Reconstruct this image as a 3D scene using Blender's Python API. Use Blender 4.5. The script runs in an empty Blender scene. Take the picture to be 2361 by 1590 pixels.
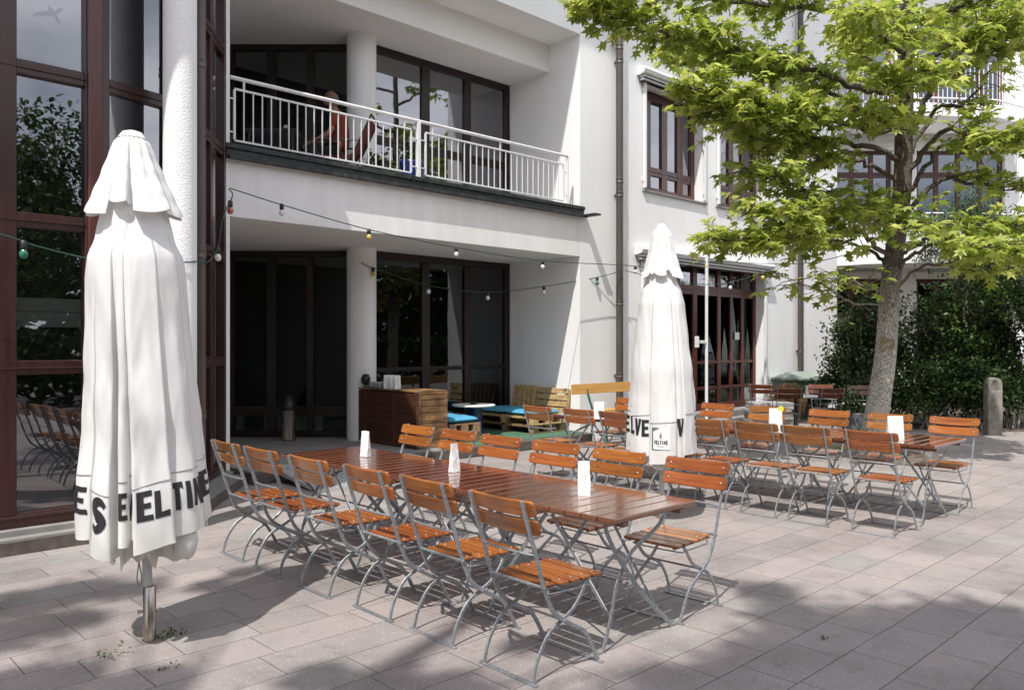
import bpy, bmesh, math, random
import numpy as np
from mathutils import Vector, Matrix, noise
random.seed(7); RNG = np.random.default_rng(7)
scene = bpy.context.scene
COL = scene.collection
PI = math.pi
A46 = math.radians(46.0); SA, CA = math.sin(A46), math.cos(A46)

# world axes: X runs along the facade, Y into the building, Z up. cw() turns "right / away" metres seen from the terrace edge into world metres
def cw(X, Y, z=0.0):
    return Vector((X*SA + Y*CA, -X*CA + Y*SA, z))

# ------------------------------------------------------------------ materials
def mat(name):
    m = bpy.data.materials.new(name); m.use_nodes = True
    nt = m.node_tree; nt.nodes.clear()
    return m, nt, nt.nodes, nt.links
def N(ns, t, **k):
    n = ns.new(t)
    for a, v in k.items(): setattr(n, a, v)
    return n
def sockets(n, **k):
    for a, v in k.items(): n.inputs[a.replace('_', ' ')].default_value = v
def ramp(ns, stops):
    r = ns.new('ShaderNodeValToRGB'); e = r.color_ramp.elements
    while len(e) < len(stops): e.new(0.5)
    for i, (p, c) in enumerate(stops):
        e[i].position = p; e[i].color = (*c, 1) if len(c) == 3 else c
    return r
def basic(name, c1, c2, rough=0.5, metal=0.0, scale=(8, 8, 8), bump=0.0, bscale=60, coat=0.0, rnd=0.0, detail=4, spec=0.5, rot=None, dirt=None):
    m, nt, ns, L = mat(name)
    out = N(ns, 'ShaderNodeOutputMaterial'); p = N(ns, 'ShaderNodeBsdfPrincipled')
    tc = N(ns, 'ShaderNodeTexCoord'); mp = N(ns, 'ShaderNodeMapping'); mp.inputs['Scale'].default_value = scale
    oi = N(ns, 'ShaderNodeObjectInfo')
    add = N(ns, 'ShaderNodeVectorMath', operation='MULTIPLY_ADD')
    cmb = N(ns, 'ShaderNodeCombineXYZ')
    for i in range(3): L.new(oi.outputs['Random'], cmb.inputs[i])
    L.new(cmb.outputs[0], add.inputs[0]); add.inputs[1].default_value = (37, 53, 71)
    L.new(tc.outputs['Object'], add.inputs[2]); L.new(add.outputs[0], mp.inputs[0])
    nz = N(ns, 'ShaderNodeTexNoise'); nz.inputs['Scale'].default_value = 1; nz.inputs['Detail'].default_value = detail
    L.new(mp.outputs[0], nz.inputs['Vector'])
    r = ramp(ns, [(0.3, c1), (0.7, c2)]); L.new(nz.outputs['Fac'], r.inputs[0])
    col = r.outputs[0]
    if dirt:
        n3 = N(ns, 'ShaderNodeTexNoise'); n3.inputs['Scale'].default_value = dirt[0]; n3.inputs['Detail'].default_value = 6
        mp3 = N(ns, 'ShaderNodeMapping'); mp3.inputs['Scale'].default_value = (1, 1, dirt[2] if len(dirt) > 2 else 1); L.new(tc.outputs['Object'], mp3.inputs[0]); L.new(mp3.outputs[0], n3.inputs['Vector'])
        r3 = ramp(ns, [(0.42, (0, 0, 0)), (0.75, (1, 1, 1))]); L.new(n3.outputs['Fac'], r3.inputs[0])
        mx = N(ns, 'ShaderNodeMix', data_type='RGBA'); L.new(r3.outputs[0], mx.inputs['Factor'])
        L.new(col, mx.inputs['A']); mx.inputs['B'].default_value = (*dirt[1], 1); col = mx.outputs['Result']
    if rnd:
        hs = N(ns, 'ShaderNodeHueSaturation'); mr = N(ns, 'ShaderNodeMapRange')
        mr.inputs['To Min'].default_value = 1-rnd; mr.inputs['To Max'].default_value = 1+rnd
        L.new(oi.outputs['Random'], mr.inputs[0]); L.new(mr.outputs[0], hs.inputs['Value']); L.new(col, hs.inputs['Color']); col = hs.outputs[0]
    L.new(col, p.inputs['Base Color'])
    rr = N(ns, 'ShaderNodeMapRange'); rr.inputs['To Min'].default_value = max(rough-0.08, 0.02); rr.inputs['To Max'].default_value = min(rough+0.08, 1)
    L.new(nz.outputs['Fac'], rr.inputs[0]); L.new(rr.outputs[0], p.inputs['Roughness'])
    p.inputs['Metallic'].default_value = metal; p.inputs['Coat Weight'].default_value = coat; p.inputs['Coat Roughness'].default_value = 0.12
    p.inputs['Specular IOR Level'].default_value = spec
    if bump:
        n2 = N(ns, 'ShaderNodeTexNoise'); n2.inputs['Scale'].default_value = bscale; n2.inputs['Detail'].default_value = 3
        L.new(tc.outputs['Object'], n2.inputs['Vector'])
        b = N(ns, 'ShaderNodeBump'); b.inputs['Strength'].default_value = 1.0; b.inputs['Distance'].default_value = bump
        L.new(n2.outputs['Fac'], b.inputs['Height']); L.new(b.outputs[0], p.inputs['Normal'])
    L.new(p.outputs[0], out.inputs[0])
    return m

M = {}
M['plaster'] = basic('rough_white_render', (0.84, 0.84, 0.84), (0.90, 0.90, 0.90), 0.9, bump=0.006, bscale=75, scale=(.6, .6, .25), spec=.2, dirt=(2.2, (0.82, 0.815, 0.80), .12))
M['plaster_coarse'] = basic('coarse_white_render', (0.78, 0.78, 0.78), (0.86, 0.86, 0.86), 0.9, bump=0.008, bscale=75, scale=(3, 3, 1), spec=.2)
M['smooth'] = basic('smooth_white_paint', (0.82, 0.815, 0.81), (0.88, 0.875, 0.87), 0.8, scale=(.8, .8, .8), spec=.3, bump=0.003, bscale=70, dirt=(2.6, (0.73, 0.715, 0.69), .10))
M['soffit'] = basic('ceiling_paint', (0.76, 0.745, 0.73), (0.82, 0.805, 0.79), 0.9, scale=(.7, .7, .7), spec=.2)
M['zinc'] = basic('dark_zinc_capping', (0.010, 0.012, 0.012), (0.026, 0.03, 0.029), 0.55, metal=.15, scale=(3, 3, 30), bump=0.004, bscale=25, dirt=(12, (.05, .06, .058)))
M['whitemetal'] = basic('white_lacquered_steel', (0.68, 0.68, 0.68), (0.8, 0.8, 0.8), 0.4, scale=(4, 4, 4))
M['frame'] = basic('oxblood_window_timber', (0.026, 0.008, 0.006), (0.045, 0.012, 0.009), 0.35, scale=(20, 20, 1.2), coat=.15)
M['frame_sunlit'] = basic('sun_tinted_timber', (0.062, 0.017, 0.012), (0.095, 0.024, 0.016), 0.35, scale=(20, 20, 1.2), coat=.15)  # same window timber, sunlight put into a lighter colour
M['frame_shade'] = basic('shade_tinted_timber', (0.010, 0.004, 0.0035), (0.017, 0.006, 0.005), 0.4, scale=(20, 20, 1.2))  # same window timber, niche shade put into a darker colour
M['pipe'] = basic('brown_downpipe', (0.075, 0.06, 0.053), (0.115, 0.095, 0.085), 0.42, metal=.3, scale=(6, 6, 1.5), bump=.001, bscale=30)
M['plinth'] = basic('grey_plinth_concrete', (0.20, 0.19, 0.18), (0.28, 0.27, 0.255), 0.85, bump=.002, bscale=120, scale=(5, 5, 5))
M['kerb'] = basic('dark_granite_kerb', (0.075, 0.06, 0.05), (0.14, 0.115, 0.10), 0.8, bump=.003, bscale=90, scale=(14, 14, 14))
M['dark'] = basic('unlit_room_tone', (0.012, 0.011, 0.011), (0.018, 0.017, 0.016), 0.9)  # near-black colour stands in for the darkness of unlit rooms
M['curtain'] = basic('white_curtain', (0.55, 0.55, 0.54), (0.68, 0.68, 0.67), 0.9, scale=(30, 30, .5))
M['steel'] = basic('galvanised_steel', (0.25, 0.27, 0.29), (0.43, 0.45, 0.47), 0.45, metal=.6, scale=(60, 60, 60), bump=.0006, bscale=180, rnd=.12)
M['stainless'] = basic('stainless_socket', (0.35, 0.31, 0.26), (0.55, 0.5, 0.44), 0.25, metal=.95, scale=(50, 50, 3))
M['greypole'] = basic('grey_umbrella_pole', (0.42, 0.43, 0.43), (0.52, 0.53, 0.53), 0.4, scale=(10, 10, 2))
M['rivet'] = basic('bright_rivet', (0.4, 0.37, 0.33), (0.55, 0.52, 0.48), 0.35, metal=.6)
M['ink'] = basic('black_print', (0.010, 0.011, 0.014), (0.018, 0.019, 0.022), 0.6)
M['greenprint'] = basic('green_print', (0.09, 0.16, 0.13), (0.12, 0.2, 0.16), 0.6)
M['greyprint'] = basic('grey_print', (0.2, 0.2, 0.2), (0.25, 0.25, 0.25), 0.6)
M['faintprint'] = basic('faint_grey_print', (0.45, 0.45, 0.45), (0.55, 0.55, 0.55), 0.7)
M['paper'] = basic('white_paper', (0.72, 0.72, 0.70), (0.80, 0.80, 0.79), 0.8, bump=.003, bscale=14, scale=(14, 14, 14))
M['yellow'] = basic('yellow_sticker', (0.6, 0.62, 0.06), (0.7, 0.7, 0.1), 0.6)
M['benchwood'] = basic('ochre_bench_board', (0.48, 0.25, 0.055), (0.60, 0.34, 0.09), 0.45, scale=(2, 20, 20), coat=.2)
M['green_steel'] = basic('green_bench_steel', (0.01, 0.07, 0.05), (0.02, 0.1, 0.07), 0.4)
M['pallet'] = basic('raw_pallet_pine', (0.36, 0.23, 0.10), (0.58, 0.41, 0.20), 0.75, scale=(6, 6, 20), bump=.002, bscale=40, rnd=.15)
M['oldpallet'] = basic('weathered_pallet_timber', (0.17, 0.10, 0.05), (0.34, 0.22, 0.12), 0.8, scale=(5, 5, 25), bump=.003, bscale=40, rnd=.2)
M['blue'] = basic('blue_cushion_cloth', (0.05, 0.26, 0.42), (0.085, 0.35, 0.53), 0.85, scale=(5, 5, 5), bump=.008, bscale=9)
M['bluepaint'] = basic('blue_glazed_pot', (0.008, 0.022, 0.12), (0.012, 0.035, 0.17), 0.2, coat=.5)
M['darkblue'] = basic('dark_blue_liner', (0.006, 0.009, 0.03), (0.01, 0.014, 0.045), 0.4)
M['crate'] = basic('dark_crate_board', (0.045, 0.015, 0.008), (0.11, 0.04, 0.02), 0.5, scale=(3, 40, 20), bump=.002, bscale=30)
M['crate_old'] = basic('weathered_crate_board', (0.07, 0.04, 0.018), (0.36, 0.19, 0.075), 0.75, scale=(3, 3, 14), bump=.003, bscale=40, dirt=(6, (.05, .03, .015)))
M['mat_green'] = basic('green_turf_mat', (0.055, 0.13, 0.075), (0.085, 0.185, 0.11), 0.95, scale=(20, 20, 20), bump=.004, bscale=200)
M['cabinet'] = basic('green_cabinet_lacquer', (0.15, 0.20, 0.155), (0.20, 0.255, 0.20), 0.55, scale=(3, 3, 3))
M['cabinet_roof'] = basic('pale_green_cabinet_roof', (0.23, 0.28, 0.245), (0.30, 0.35, 0.31), 0.6, scale=(3, 3, 3))
M['stone'] = basic('old_sandstone', (0.15, 0.14, 0.12), (0.30, 0.28, 0.25), 0.9, scale=(8, 8, 8), bump=.01, bscale=30)
M['slabstack'] = basic('grey_stacked_slab', (0.25, 0.24, 0.24), (0.42, 0.41, 0.41), 0.9, scale=(8, 8, 20), bump=.004, bscale=60)
M['black'] = basic('black_plastic', (0.012, 0.012, 0.012), (0.02, 0.02, 0.02), 0.4)
M['cable'] = basic('dark_green_cable', (0.012, 0.045, 0.04), (0.02, 0.07, 0.06), 0.5)
M['bulb_white'] = basic('white_bulb', (0.7, 0.7, 0.68), (0.75, 0.75, 0.73), 0.15, coat=.6)
M['bulb_yellow'] = basic('yellow_bulb', (0.7, 0.42, 0.04), (0.75, 0.5, 0.08), 0.15, coat=.6)
M['bulb_green'] = basic('green_bulb', (0.01, 0.12, 0.08), (0.02, 0.17, 0.11), 0.15, coat=.6)
M['bulb_red'] = basic('red_bulb', (0.45, 0.08, 0.05), (0.5, 0.1, 0.07), 0.15, coat=.6)
M['graymat'] = basic('steel_grating', (0.45, 0.45, 0.46), (0.62, 0.62, 0.63), 0.4, metal=.2, scale=(30, 30, 30))
M['skin'] = basic('skin', (0.25, 0.13, 0.09), (0.31, 0.165, 0.115), 0.5)
M['shirt'] = basic('orange_red_shirt', (0.17, 0.026, 0.012), (0.22, 0.036, 0.016), 0.9)
M['trousers'] = basic('black_trousers', (0.012, 0.012, 0.014), (0.02, 0.02, 0.022), 0.9)
M['hair'] = basic('blond_hair', (0.08, 0.045, 0.022), (0.14, 0.08, 0.04), 0.6, scale=(40, 40, 10))
M['redcloth'] = basic('red_deckchair_cloth', (0.10, 0.012, 0.012), (0.14, 0.02, 0.018), 0.8)
M['soil'] = basic('tree_pit_soil', (0.10, 0.075, 0.055), (0.20, 0.16, 0.125), 1.0, scale=(14, 14, 14), bump=.02, bscale=40)
M['terracotta'] = basic('brown_glazed_collar', (0.30, 0.17, 0.09), (0.38, 0.22, 0.12), 0.5)
M['greypot'] = basic('grey_planter', (0.16, 0.17, 0.18), (0.24, 0.25, 0.26), 0.7)
M['cream'] = basic('cream_panel', (0.66, 0.66, 0.62), (0.72, 0.72, 0.68), 0.7)
M['greendoor'] = basic('pale_green_door', (0.16, 0.22, 0.12), (0.22, 0.29, 0.17), 0.5)
M['wicker'] = basic('clear_tumbler_glass', (0.25, 0.27, 0.28), (0.4, 0.42, 0.43), 0.1, spec=.8)

def wood(name, c1, c2, c3, rough, coat, rnd, axis):
    # varnished boards: long grain along one axis, a different tone on each board by object-space bands
    m, nt, ns, L = mat(name)
    out = N(ns, 'ShaderNodeOutputMaterial'); p = N(ns, 'ShaderNodeBsdfPrincipled')
    tc = N(ns, 'ShaderNodeTexCoord'); oi = N(ns, 'ShaderNodeObjectInfo'); g = N(ns, 'ShaderNodeNewGeometry')
    cmb = N(ns, 'ShaderNodeCombineXYZ')
    for i in range(3): L.new(oi.outputs['Random'], cmb.inputs[i])
    isl = N(ns, 'ShaderNodeCombineXYZ')
    for i in range(3): L.new(g.outputs['Random Per Island'], isl.inputs[i])
    a1 = N(ns, 'ShaderNodeVectorMath', operation='MULTIPLY_ADD'); a1.inputs[1].default_value = (37, 53, 71)
    L.new(cmb.outputs[0], a1.inputs[0]); L.new(tc.outputs['Object'], a1.inputs[2])
    a2 = N(ns, 'ShaderNodeVectorMath', operation='MULTIPLY_ADD'); a2.inputs[1].default_value = (11, 17, 23)
    L.new(isl.outputs[0], a2.inputs[0]); L.new(a1.outputs[0], a2.inputs[2])
    mp = N(ns, 'ShaderNodeMapping'); sc = [60, 60, 60]; sc[axis] = 2.5; mp.inputs['Scale'].default_value = sc
    L.new(a2.outputs[0], mp.inputs[0])
    nz = N(ns, 'ShaderNodeTexNoise'); nz.inputs['Scale'].default_value = 1; nz.inputs['Detail'].default_value = 5; nz.inputs['Distortion'].default_value = .6
    L.new(mp.outputs[0], nz.inputs['Vector'])
    r = ramp(ns, [(0.25, c1), (0.5, c2), (0.75, c3)]); L.new(nz.outputs['Fac'], r.inputs[0])
    hs = N(ns, 'ShaderNodeHueSaturation'); mr = N(ns, 'ShaderNodeMapRange'); mr.inputs['To Min'].default_value = 1-rnd*1.25; mr.inputs['To Max'].default_value = 1+rnd*1.25
    hv = N(ns, 'ShaderNodeMapRange'); hv.inputs['To Min'].default_value = .492; hv.inputs['To Max'].default_value = .51; L.new(oi.outputs['Random'], hv.inputs[0]); L.new(hv.outputs[0], hs.inputs['Hue'])
    ad = N(ns, 'ShaderNodeMath', operation='ADD'); L.new(g.outputs['Random Per Island'], ad.inputs[0]); L.new(oi.outputs['Random'], ad.inputs[1])
    fr = N(ns, 'ShaderNodeMath', operation='FRACT'); L.new(ad.outputs[0], fr.inputs[0])
    L.new(fr.outputs[0], mr.inputs[0]); L.new(mr.outputs[0], hs.inputs['Value']); L.new(r.outputs[0], hs.inputs['Color'])
    L.new(hs.outputs[0], p.inputs['Base Color'])
    n2 = N(ns, 'ShaderNodeTexNoise'); n2.inputs['Scale'].default_value = 9; n2.inputs['Detail'].default_value = 6; L.new(a2.outputs[0], n2.inputs['Vector'])
    rr = N(ns, 'ShaderNodeMapRange'); rr.inputs['From Min'].default_value = .35; rr.inputs['From Max'].default_value = .65
    rr.inputs['To Min'].default_value = rough*.75; rr.inputs['To Max'].default_value = rough*1.4; L.new(n2.outputs['Fac'], rr.inputs[0]); L.new(rr.outputs[0], p.inputs['Roughness'])
    p.inputs['Coat Weight'].default_value = coat; p.inputs['Coat Roughness'].default_value = rough*.55
    b = N(ns, 'ShaderNodeBump'); b.inputs['Distance'].default_value = .0005; L.new(nz.outputs['Fac'], b.inputs['Height']); L.new(b.outputs[0], p.inputs['Normal'])
    L.new(p.outputs[0], out.inputs[0]); return m
M['chairwood'] = wood('varnished_chair_slat', (0.175, 0.050, 0.012), (0.30, 0.090, 0.018), (0.39, 0.13, 0.028), .30, .45, .18, 1)
M['tablewood'] = wood('varnished_table_board', (0.095, 0.027, 0.012), (0.15, 0.043, 0.018), (0.20, 0.062, 0.026), .17, 1.0, .14, 0)
M['shadechair'] = wood('shade_toned_chair_slat', (0.07, 0.018, 0.009), (0.13, 0.033, 0.014), (0.17, 0.045, 0.018), .34, .3, .16, 1)  # chair wood with the tree's shade put into the colour

def glass(name, tint, refl, through, fr=1.5):
    m, nt, ns, L = mat(name)
    out = N(ns, 'ShaderNodeOutputMaterial')
    lw = N(ns, 'ShaderNodeFresnel'); lw.inputs['IOR'].default_value = 1.52
    mul = N(ns, 'ShaderNodeMath', operation='MULTIPLY_ADD'); mul.inputs[1].default_value = fr; mul.inputs[2].default_value = refl; mul.use_clamp = True
    L.new(lw.outputs[0], mul.inputs[0])
    gl = N(ns, 'ShaderNodeBsdfGlossy'); gl.inputs['Roughness'].default_value = 0.012; gl.inputs['Color'].default_value = (.93, .95, 1, 1)
    tc = N(ns, 'ShaderNodeTexCoord'); nz = N(ns, 'ShaderNodeTexNoise'); nz.inputs['Scale'].default_value = 1.3; nz.inputs['Detail'].default_value = 1
    L.new(tc.outputs['Object'], nz.inputs['Vector'])
    b = N(ns, 'ShaderNodeBump'); b.inputs['Distance'].default_value = .004; b.inputs['Strength'].default_value = .5; L.new(nz.outputs['Fac'], b.inputs['Height']); L.new(b.outputs[0], gl.inputs['Normal'])
    tr = N(ns, 'ShaderNodeBsdfTransparent'); tr.inputs['Color'].default_value = (*tint, 1)
    df = N(ns, 'ShaderNodeBsdfDiffuse'); df.inputs['Color'].default_value = (.004, .0045, .0045, 1)
    m1 = N(ns, 'ShaderNodeMixShader'); m1.inputs[0].default_value = through; L.new(df.outputs[0], m1.inputs[1]); L.new(tr.outputs[0], m1.inputs[2])
    m2 = N(ns, 'ShaderNodeMixShader'); L.new(mul.outputs[0], m2.inputs[0]); L.new(m1.outputs[0], m2.inputs[1]); L.new(gl.outputs[0], m2.inputs[2])
    L.new(m2.outputs[0], out.inputs[0]); return m
M['glass'] = glass('window_glass', (.7, .75, .73), .17, .7)
M['glass_niche'] = glass('dark_niche_glass', (.7, .75, .73), .0, .75, .45)
M['glass_lounge'] = glass('lounge_window_glass', (.6, .65, .63), .0, .6, 1.6)

def cloth(name, c1, c2, trans, seam=None):
    m, nt, ns, L = mat(name)
    out = N(ns, 'ShaderNodeOutputMaterial'); p = N(ns, 'ShaderNodeBsdfPrincipled'); p.inputs['Roughness'].default_value = .75; p.inputs['Specular IOR Level'].default_value = .25
    tc = N(ns, 'ShaderNodeTexCoord'); nz = N(ns, 'ShaderNodeTexNoise'); nz.inputs['Scale'].default_value = 2.2; nz.inputs['Detail'].default_value = 6; L.new(tc.outputs['Object'], nz.inputs['Vector'])
    r = ramp(ns, [(.3, c1), (.62, c2)]); L.new(nz.outputs['Fac'], r.inputs[0])
    sx = N(ns, 'ShaderNodeSeparateXYZ'); L.new(tc.outputs['Object'], sx.inputs[0])
    mr = N(ns, 'ShaderNodeMapRange'); mr.inputs['From Min'].default_value = .45; mr.inputs['From Max'].default_value = .95; L.new(sx.outputs['Z'], mr.inputs[0])
    mx = N(ns, 'ShaderNodeMix', data_type='RGBA'); L.new(mr.outputs[0], mx.inputs['Factor']); L.new(r.outputs[0], mx.inputs['B'])
    dk = N(ns, 'ShaderNodeMix', data_type='RGBA', blend_type='MULTIPLY'); dk.inputs['Factor'].default_value = 1; L.new(r.outputs[0], dk.inputs['A']); dk.inputs['B'].default_value = (.93, .92, .88, 1); L.new(dk.outputs['Result'], mx.inputs['A'])
    L.new(mx.outputs['Result'], p.inputs['Base Color'])
    mp = N(ns, 'ShaderNodeMapping'); mp.inputs['Scale'].default_value = (3.2, 3.2, 2.2); L.new(tc.outputs['Object'], mp.inputs[0])
    n2 = N(ns, 'ShaderNodeTexNoise'); n2.inputs['Scale'].default_value = 1; n2.inputs['Detail'].default_value = 4; n2.inputs['Distortion'].default_value = .8; n2.noise_type = 'RIDGED_MULTIFRACTAL'; n2.inputs['Detail'].default_value = 2.5; L.new(mp.outputs[0], n2.inputs['Vector'])
    b = N(ns, 'ShaderNodeBump'); b.inputs['Distance'].default_value = .012; b.inputs['Strength'].default_value = .65; L.new(n2.outputs['Fac'], b.inputs['Height']); L.new(b.outputs[0], p.inputs['Normal'])
    t = N(ns, 'ShaderNodeBsdfTranslucent'); L.new(mx.outputs['Result'], t.inputs['Color'])
    ms = N(ns, 'ShaderNodeMixShader'); ms.inputs[0].default_value = trans; L.new(p.outputs[0], ms.inputs[1]); L.new(t.outputs[0], ms.inputs[2]); L.new(ms.outputs[0], out.inputs[0]); return m
M['canvas'] = cloth('white_umbrella_canvas', (0.72, 0.71, 0.685), (0.79, 0.785, 0.77), .14)

def leafmat(name, stops, trans, rough=.45):
    m, nt, ns, L = mat(name)
    out = N(ns, 'ShaderNodeOutputMaterial'); p = N(ns, 'ShaderNodeBsdfPrincipled'); p.inputs['Roughness'].default_value = rough; p.inputs['Specular IOR Level'].default_value = .35
    at = N(ns, 'ShaderNodeAttribute', attribute_name='tone')
    r = ramp(ns, stops); L.new(at.outputs['Fac'], r.inputs[0]); L.new(r.outputs[0], p.inputs['Base Color'])
    t = N(ns, 'ShaderNodeBsdfTranslucent')
    hs = N(ns, 'ShaderNodeHueSaturation'); hs.inputs['Hue'].default_value = .485; hs.inputs['Saturation'].default_value = 1.05; hs.inputs['Value'].default_value = 1.7
    L.new(r.outputs[0], hs.inputs['Color']); L.new(hs.outputs[0], t.inputs['Color'])
    ms = N(ns, 'ShaderNodeMixShader'); ms.inputs[0].default_value = trans; L.new(p.outputs[0], ms.inputs[1]); L.new(t.outputs[0], ms.inputs[2]); L.new(ms.outputs[0], out.inputs[0]); return m
M['leaf'] = leafmat('sweetgum_leaf', [(0, (.10, .165, .025)), (.45, (.29, .365, .075)), (1, (.54, .57, .20))], .5, .4)
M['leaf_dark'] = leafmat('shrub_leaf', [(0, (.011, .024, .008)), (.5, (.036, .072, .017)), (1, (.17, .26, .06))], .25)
M['leaf_mid'] = leafmat('grey_green_leaf', [(0, (.03, .055, .02)), (.5, (.06, .10, .035)), (1, (.11, .16, .06))], .25)
M['leaf_yellow'] = leafmat('yellow_green_shoot', [(0, (.14, .18, .03)), (.5, (.28, .33, .05)), (1, (.42, .44, .10))], .35)

def bark():
    m, nt, ns, L = mat('fissured_bark')
    out = N(ns, 'ShaderNodeOutputMaterial'); p = N(ns, 'ShaderNodeBsdfPrincipled'); p.inputs['Roughness'].default_value = .95; p.inputs['Specular IOR Level'].default_value = .15
    tc = N(ns, 'ShaderNodeTexCoord'); mp = N(ns, 'ShaderNodeMapping'); mp.inputs['Scale'].default_value = (1, 1, .33); L.new(tc.outputs['Object'], mp.inputs[0])
    v = N(ns, 'ShaderNodeTexVoronoi', feature='DISTANCE_TO_EDGE'); v.inputs['Scale'].default_value = 46; 
    n = N(ns, 'ShaderNodeTexNoise'); n.inputs['Scale'].default_value = 14; n.inputs['Detail'].default_value = 5; L.new(mp.outputs[0], n.inputs['Vector'])
    va = N(ns, 'ShaderNodeVectorMath', operation='MULTIPLY_ADD'); va.inputs[1].default_value = (.10, .10, .10); L.new(n.outputs['Color'], va.inputs[0]); L.new(mp.outputs[0], va.inputs[2]); L.new(va.outputs[0], v.inputs['Vector'])
    r = ramp(ns, [(0.0, (.07, .06, .05)), (.06, (.38, .35, .31)), (.20, (.72, .69, .63))]); L.new(v.outputs['Distance'], r.inputs[0])
    n2 = N(ns, 'ShaderNodeTexNoise'); n2.inputs['Scale'].default_value = 3; n2.inputs['Detail'].default_value = 6; L.new(tc.outputs['Object'], n2.inputs['Vector'])
    r2 = ramp(ns, [(.58, (0, 0, 0)), (.68, (1, 1, 1))]); L.new(n2.outputs['Fac'], r2.inputs[0])
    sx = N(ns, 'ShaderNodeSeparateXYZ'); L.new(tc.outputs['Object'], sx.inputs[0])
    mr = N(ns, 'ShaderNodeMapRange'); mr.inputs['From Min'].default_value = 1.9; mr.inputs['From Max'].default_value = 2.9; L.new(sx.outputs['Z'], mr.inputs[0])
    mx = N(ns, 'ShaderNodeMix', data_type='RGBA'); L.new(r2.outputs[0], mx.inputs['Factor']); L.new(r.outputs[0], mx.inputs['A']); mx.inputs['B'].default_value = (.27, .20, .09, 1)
    dk = N(ns, 'ShaderNodeMix', data_type='RGBA', blend_type='MULTIPLY'); L.new(mr.outputs[0], dk.inputs['Factor']); L.new(mx.outputs['Result'], dk.inputs['A']); dk.inputs['B'].default_value = (.30, .27, .25, 1)  # colour darkens up the trunk in place of crown shade
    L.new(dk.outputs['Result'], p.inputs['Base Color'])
    b = N(ns, 'ShaderNodeBump'); b.inputs['Distance'].default_value = .02; L.new(v.outputs['Distance'], b.inputs['Height']); L.new(b.outputs[0], p.inputs['Normal'])
    L.new(p.outputs[0], out.inputs[0]); return m
M['bark'] = bark()

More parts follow.
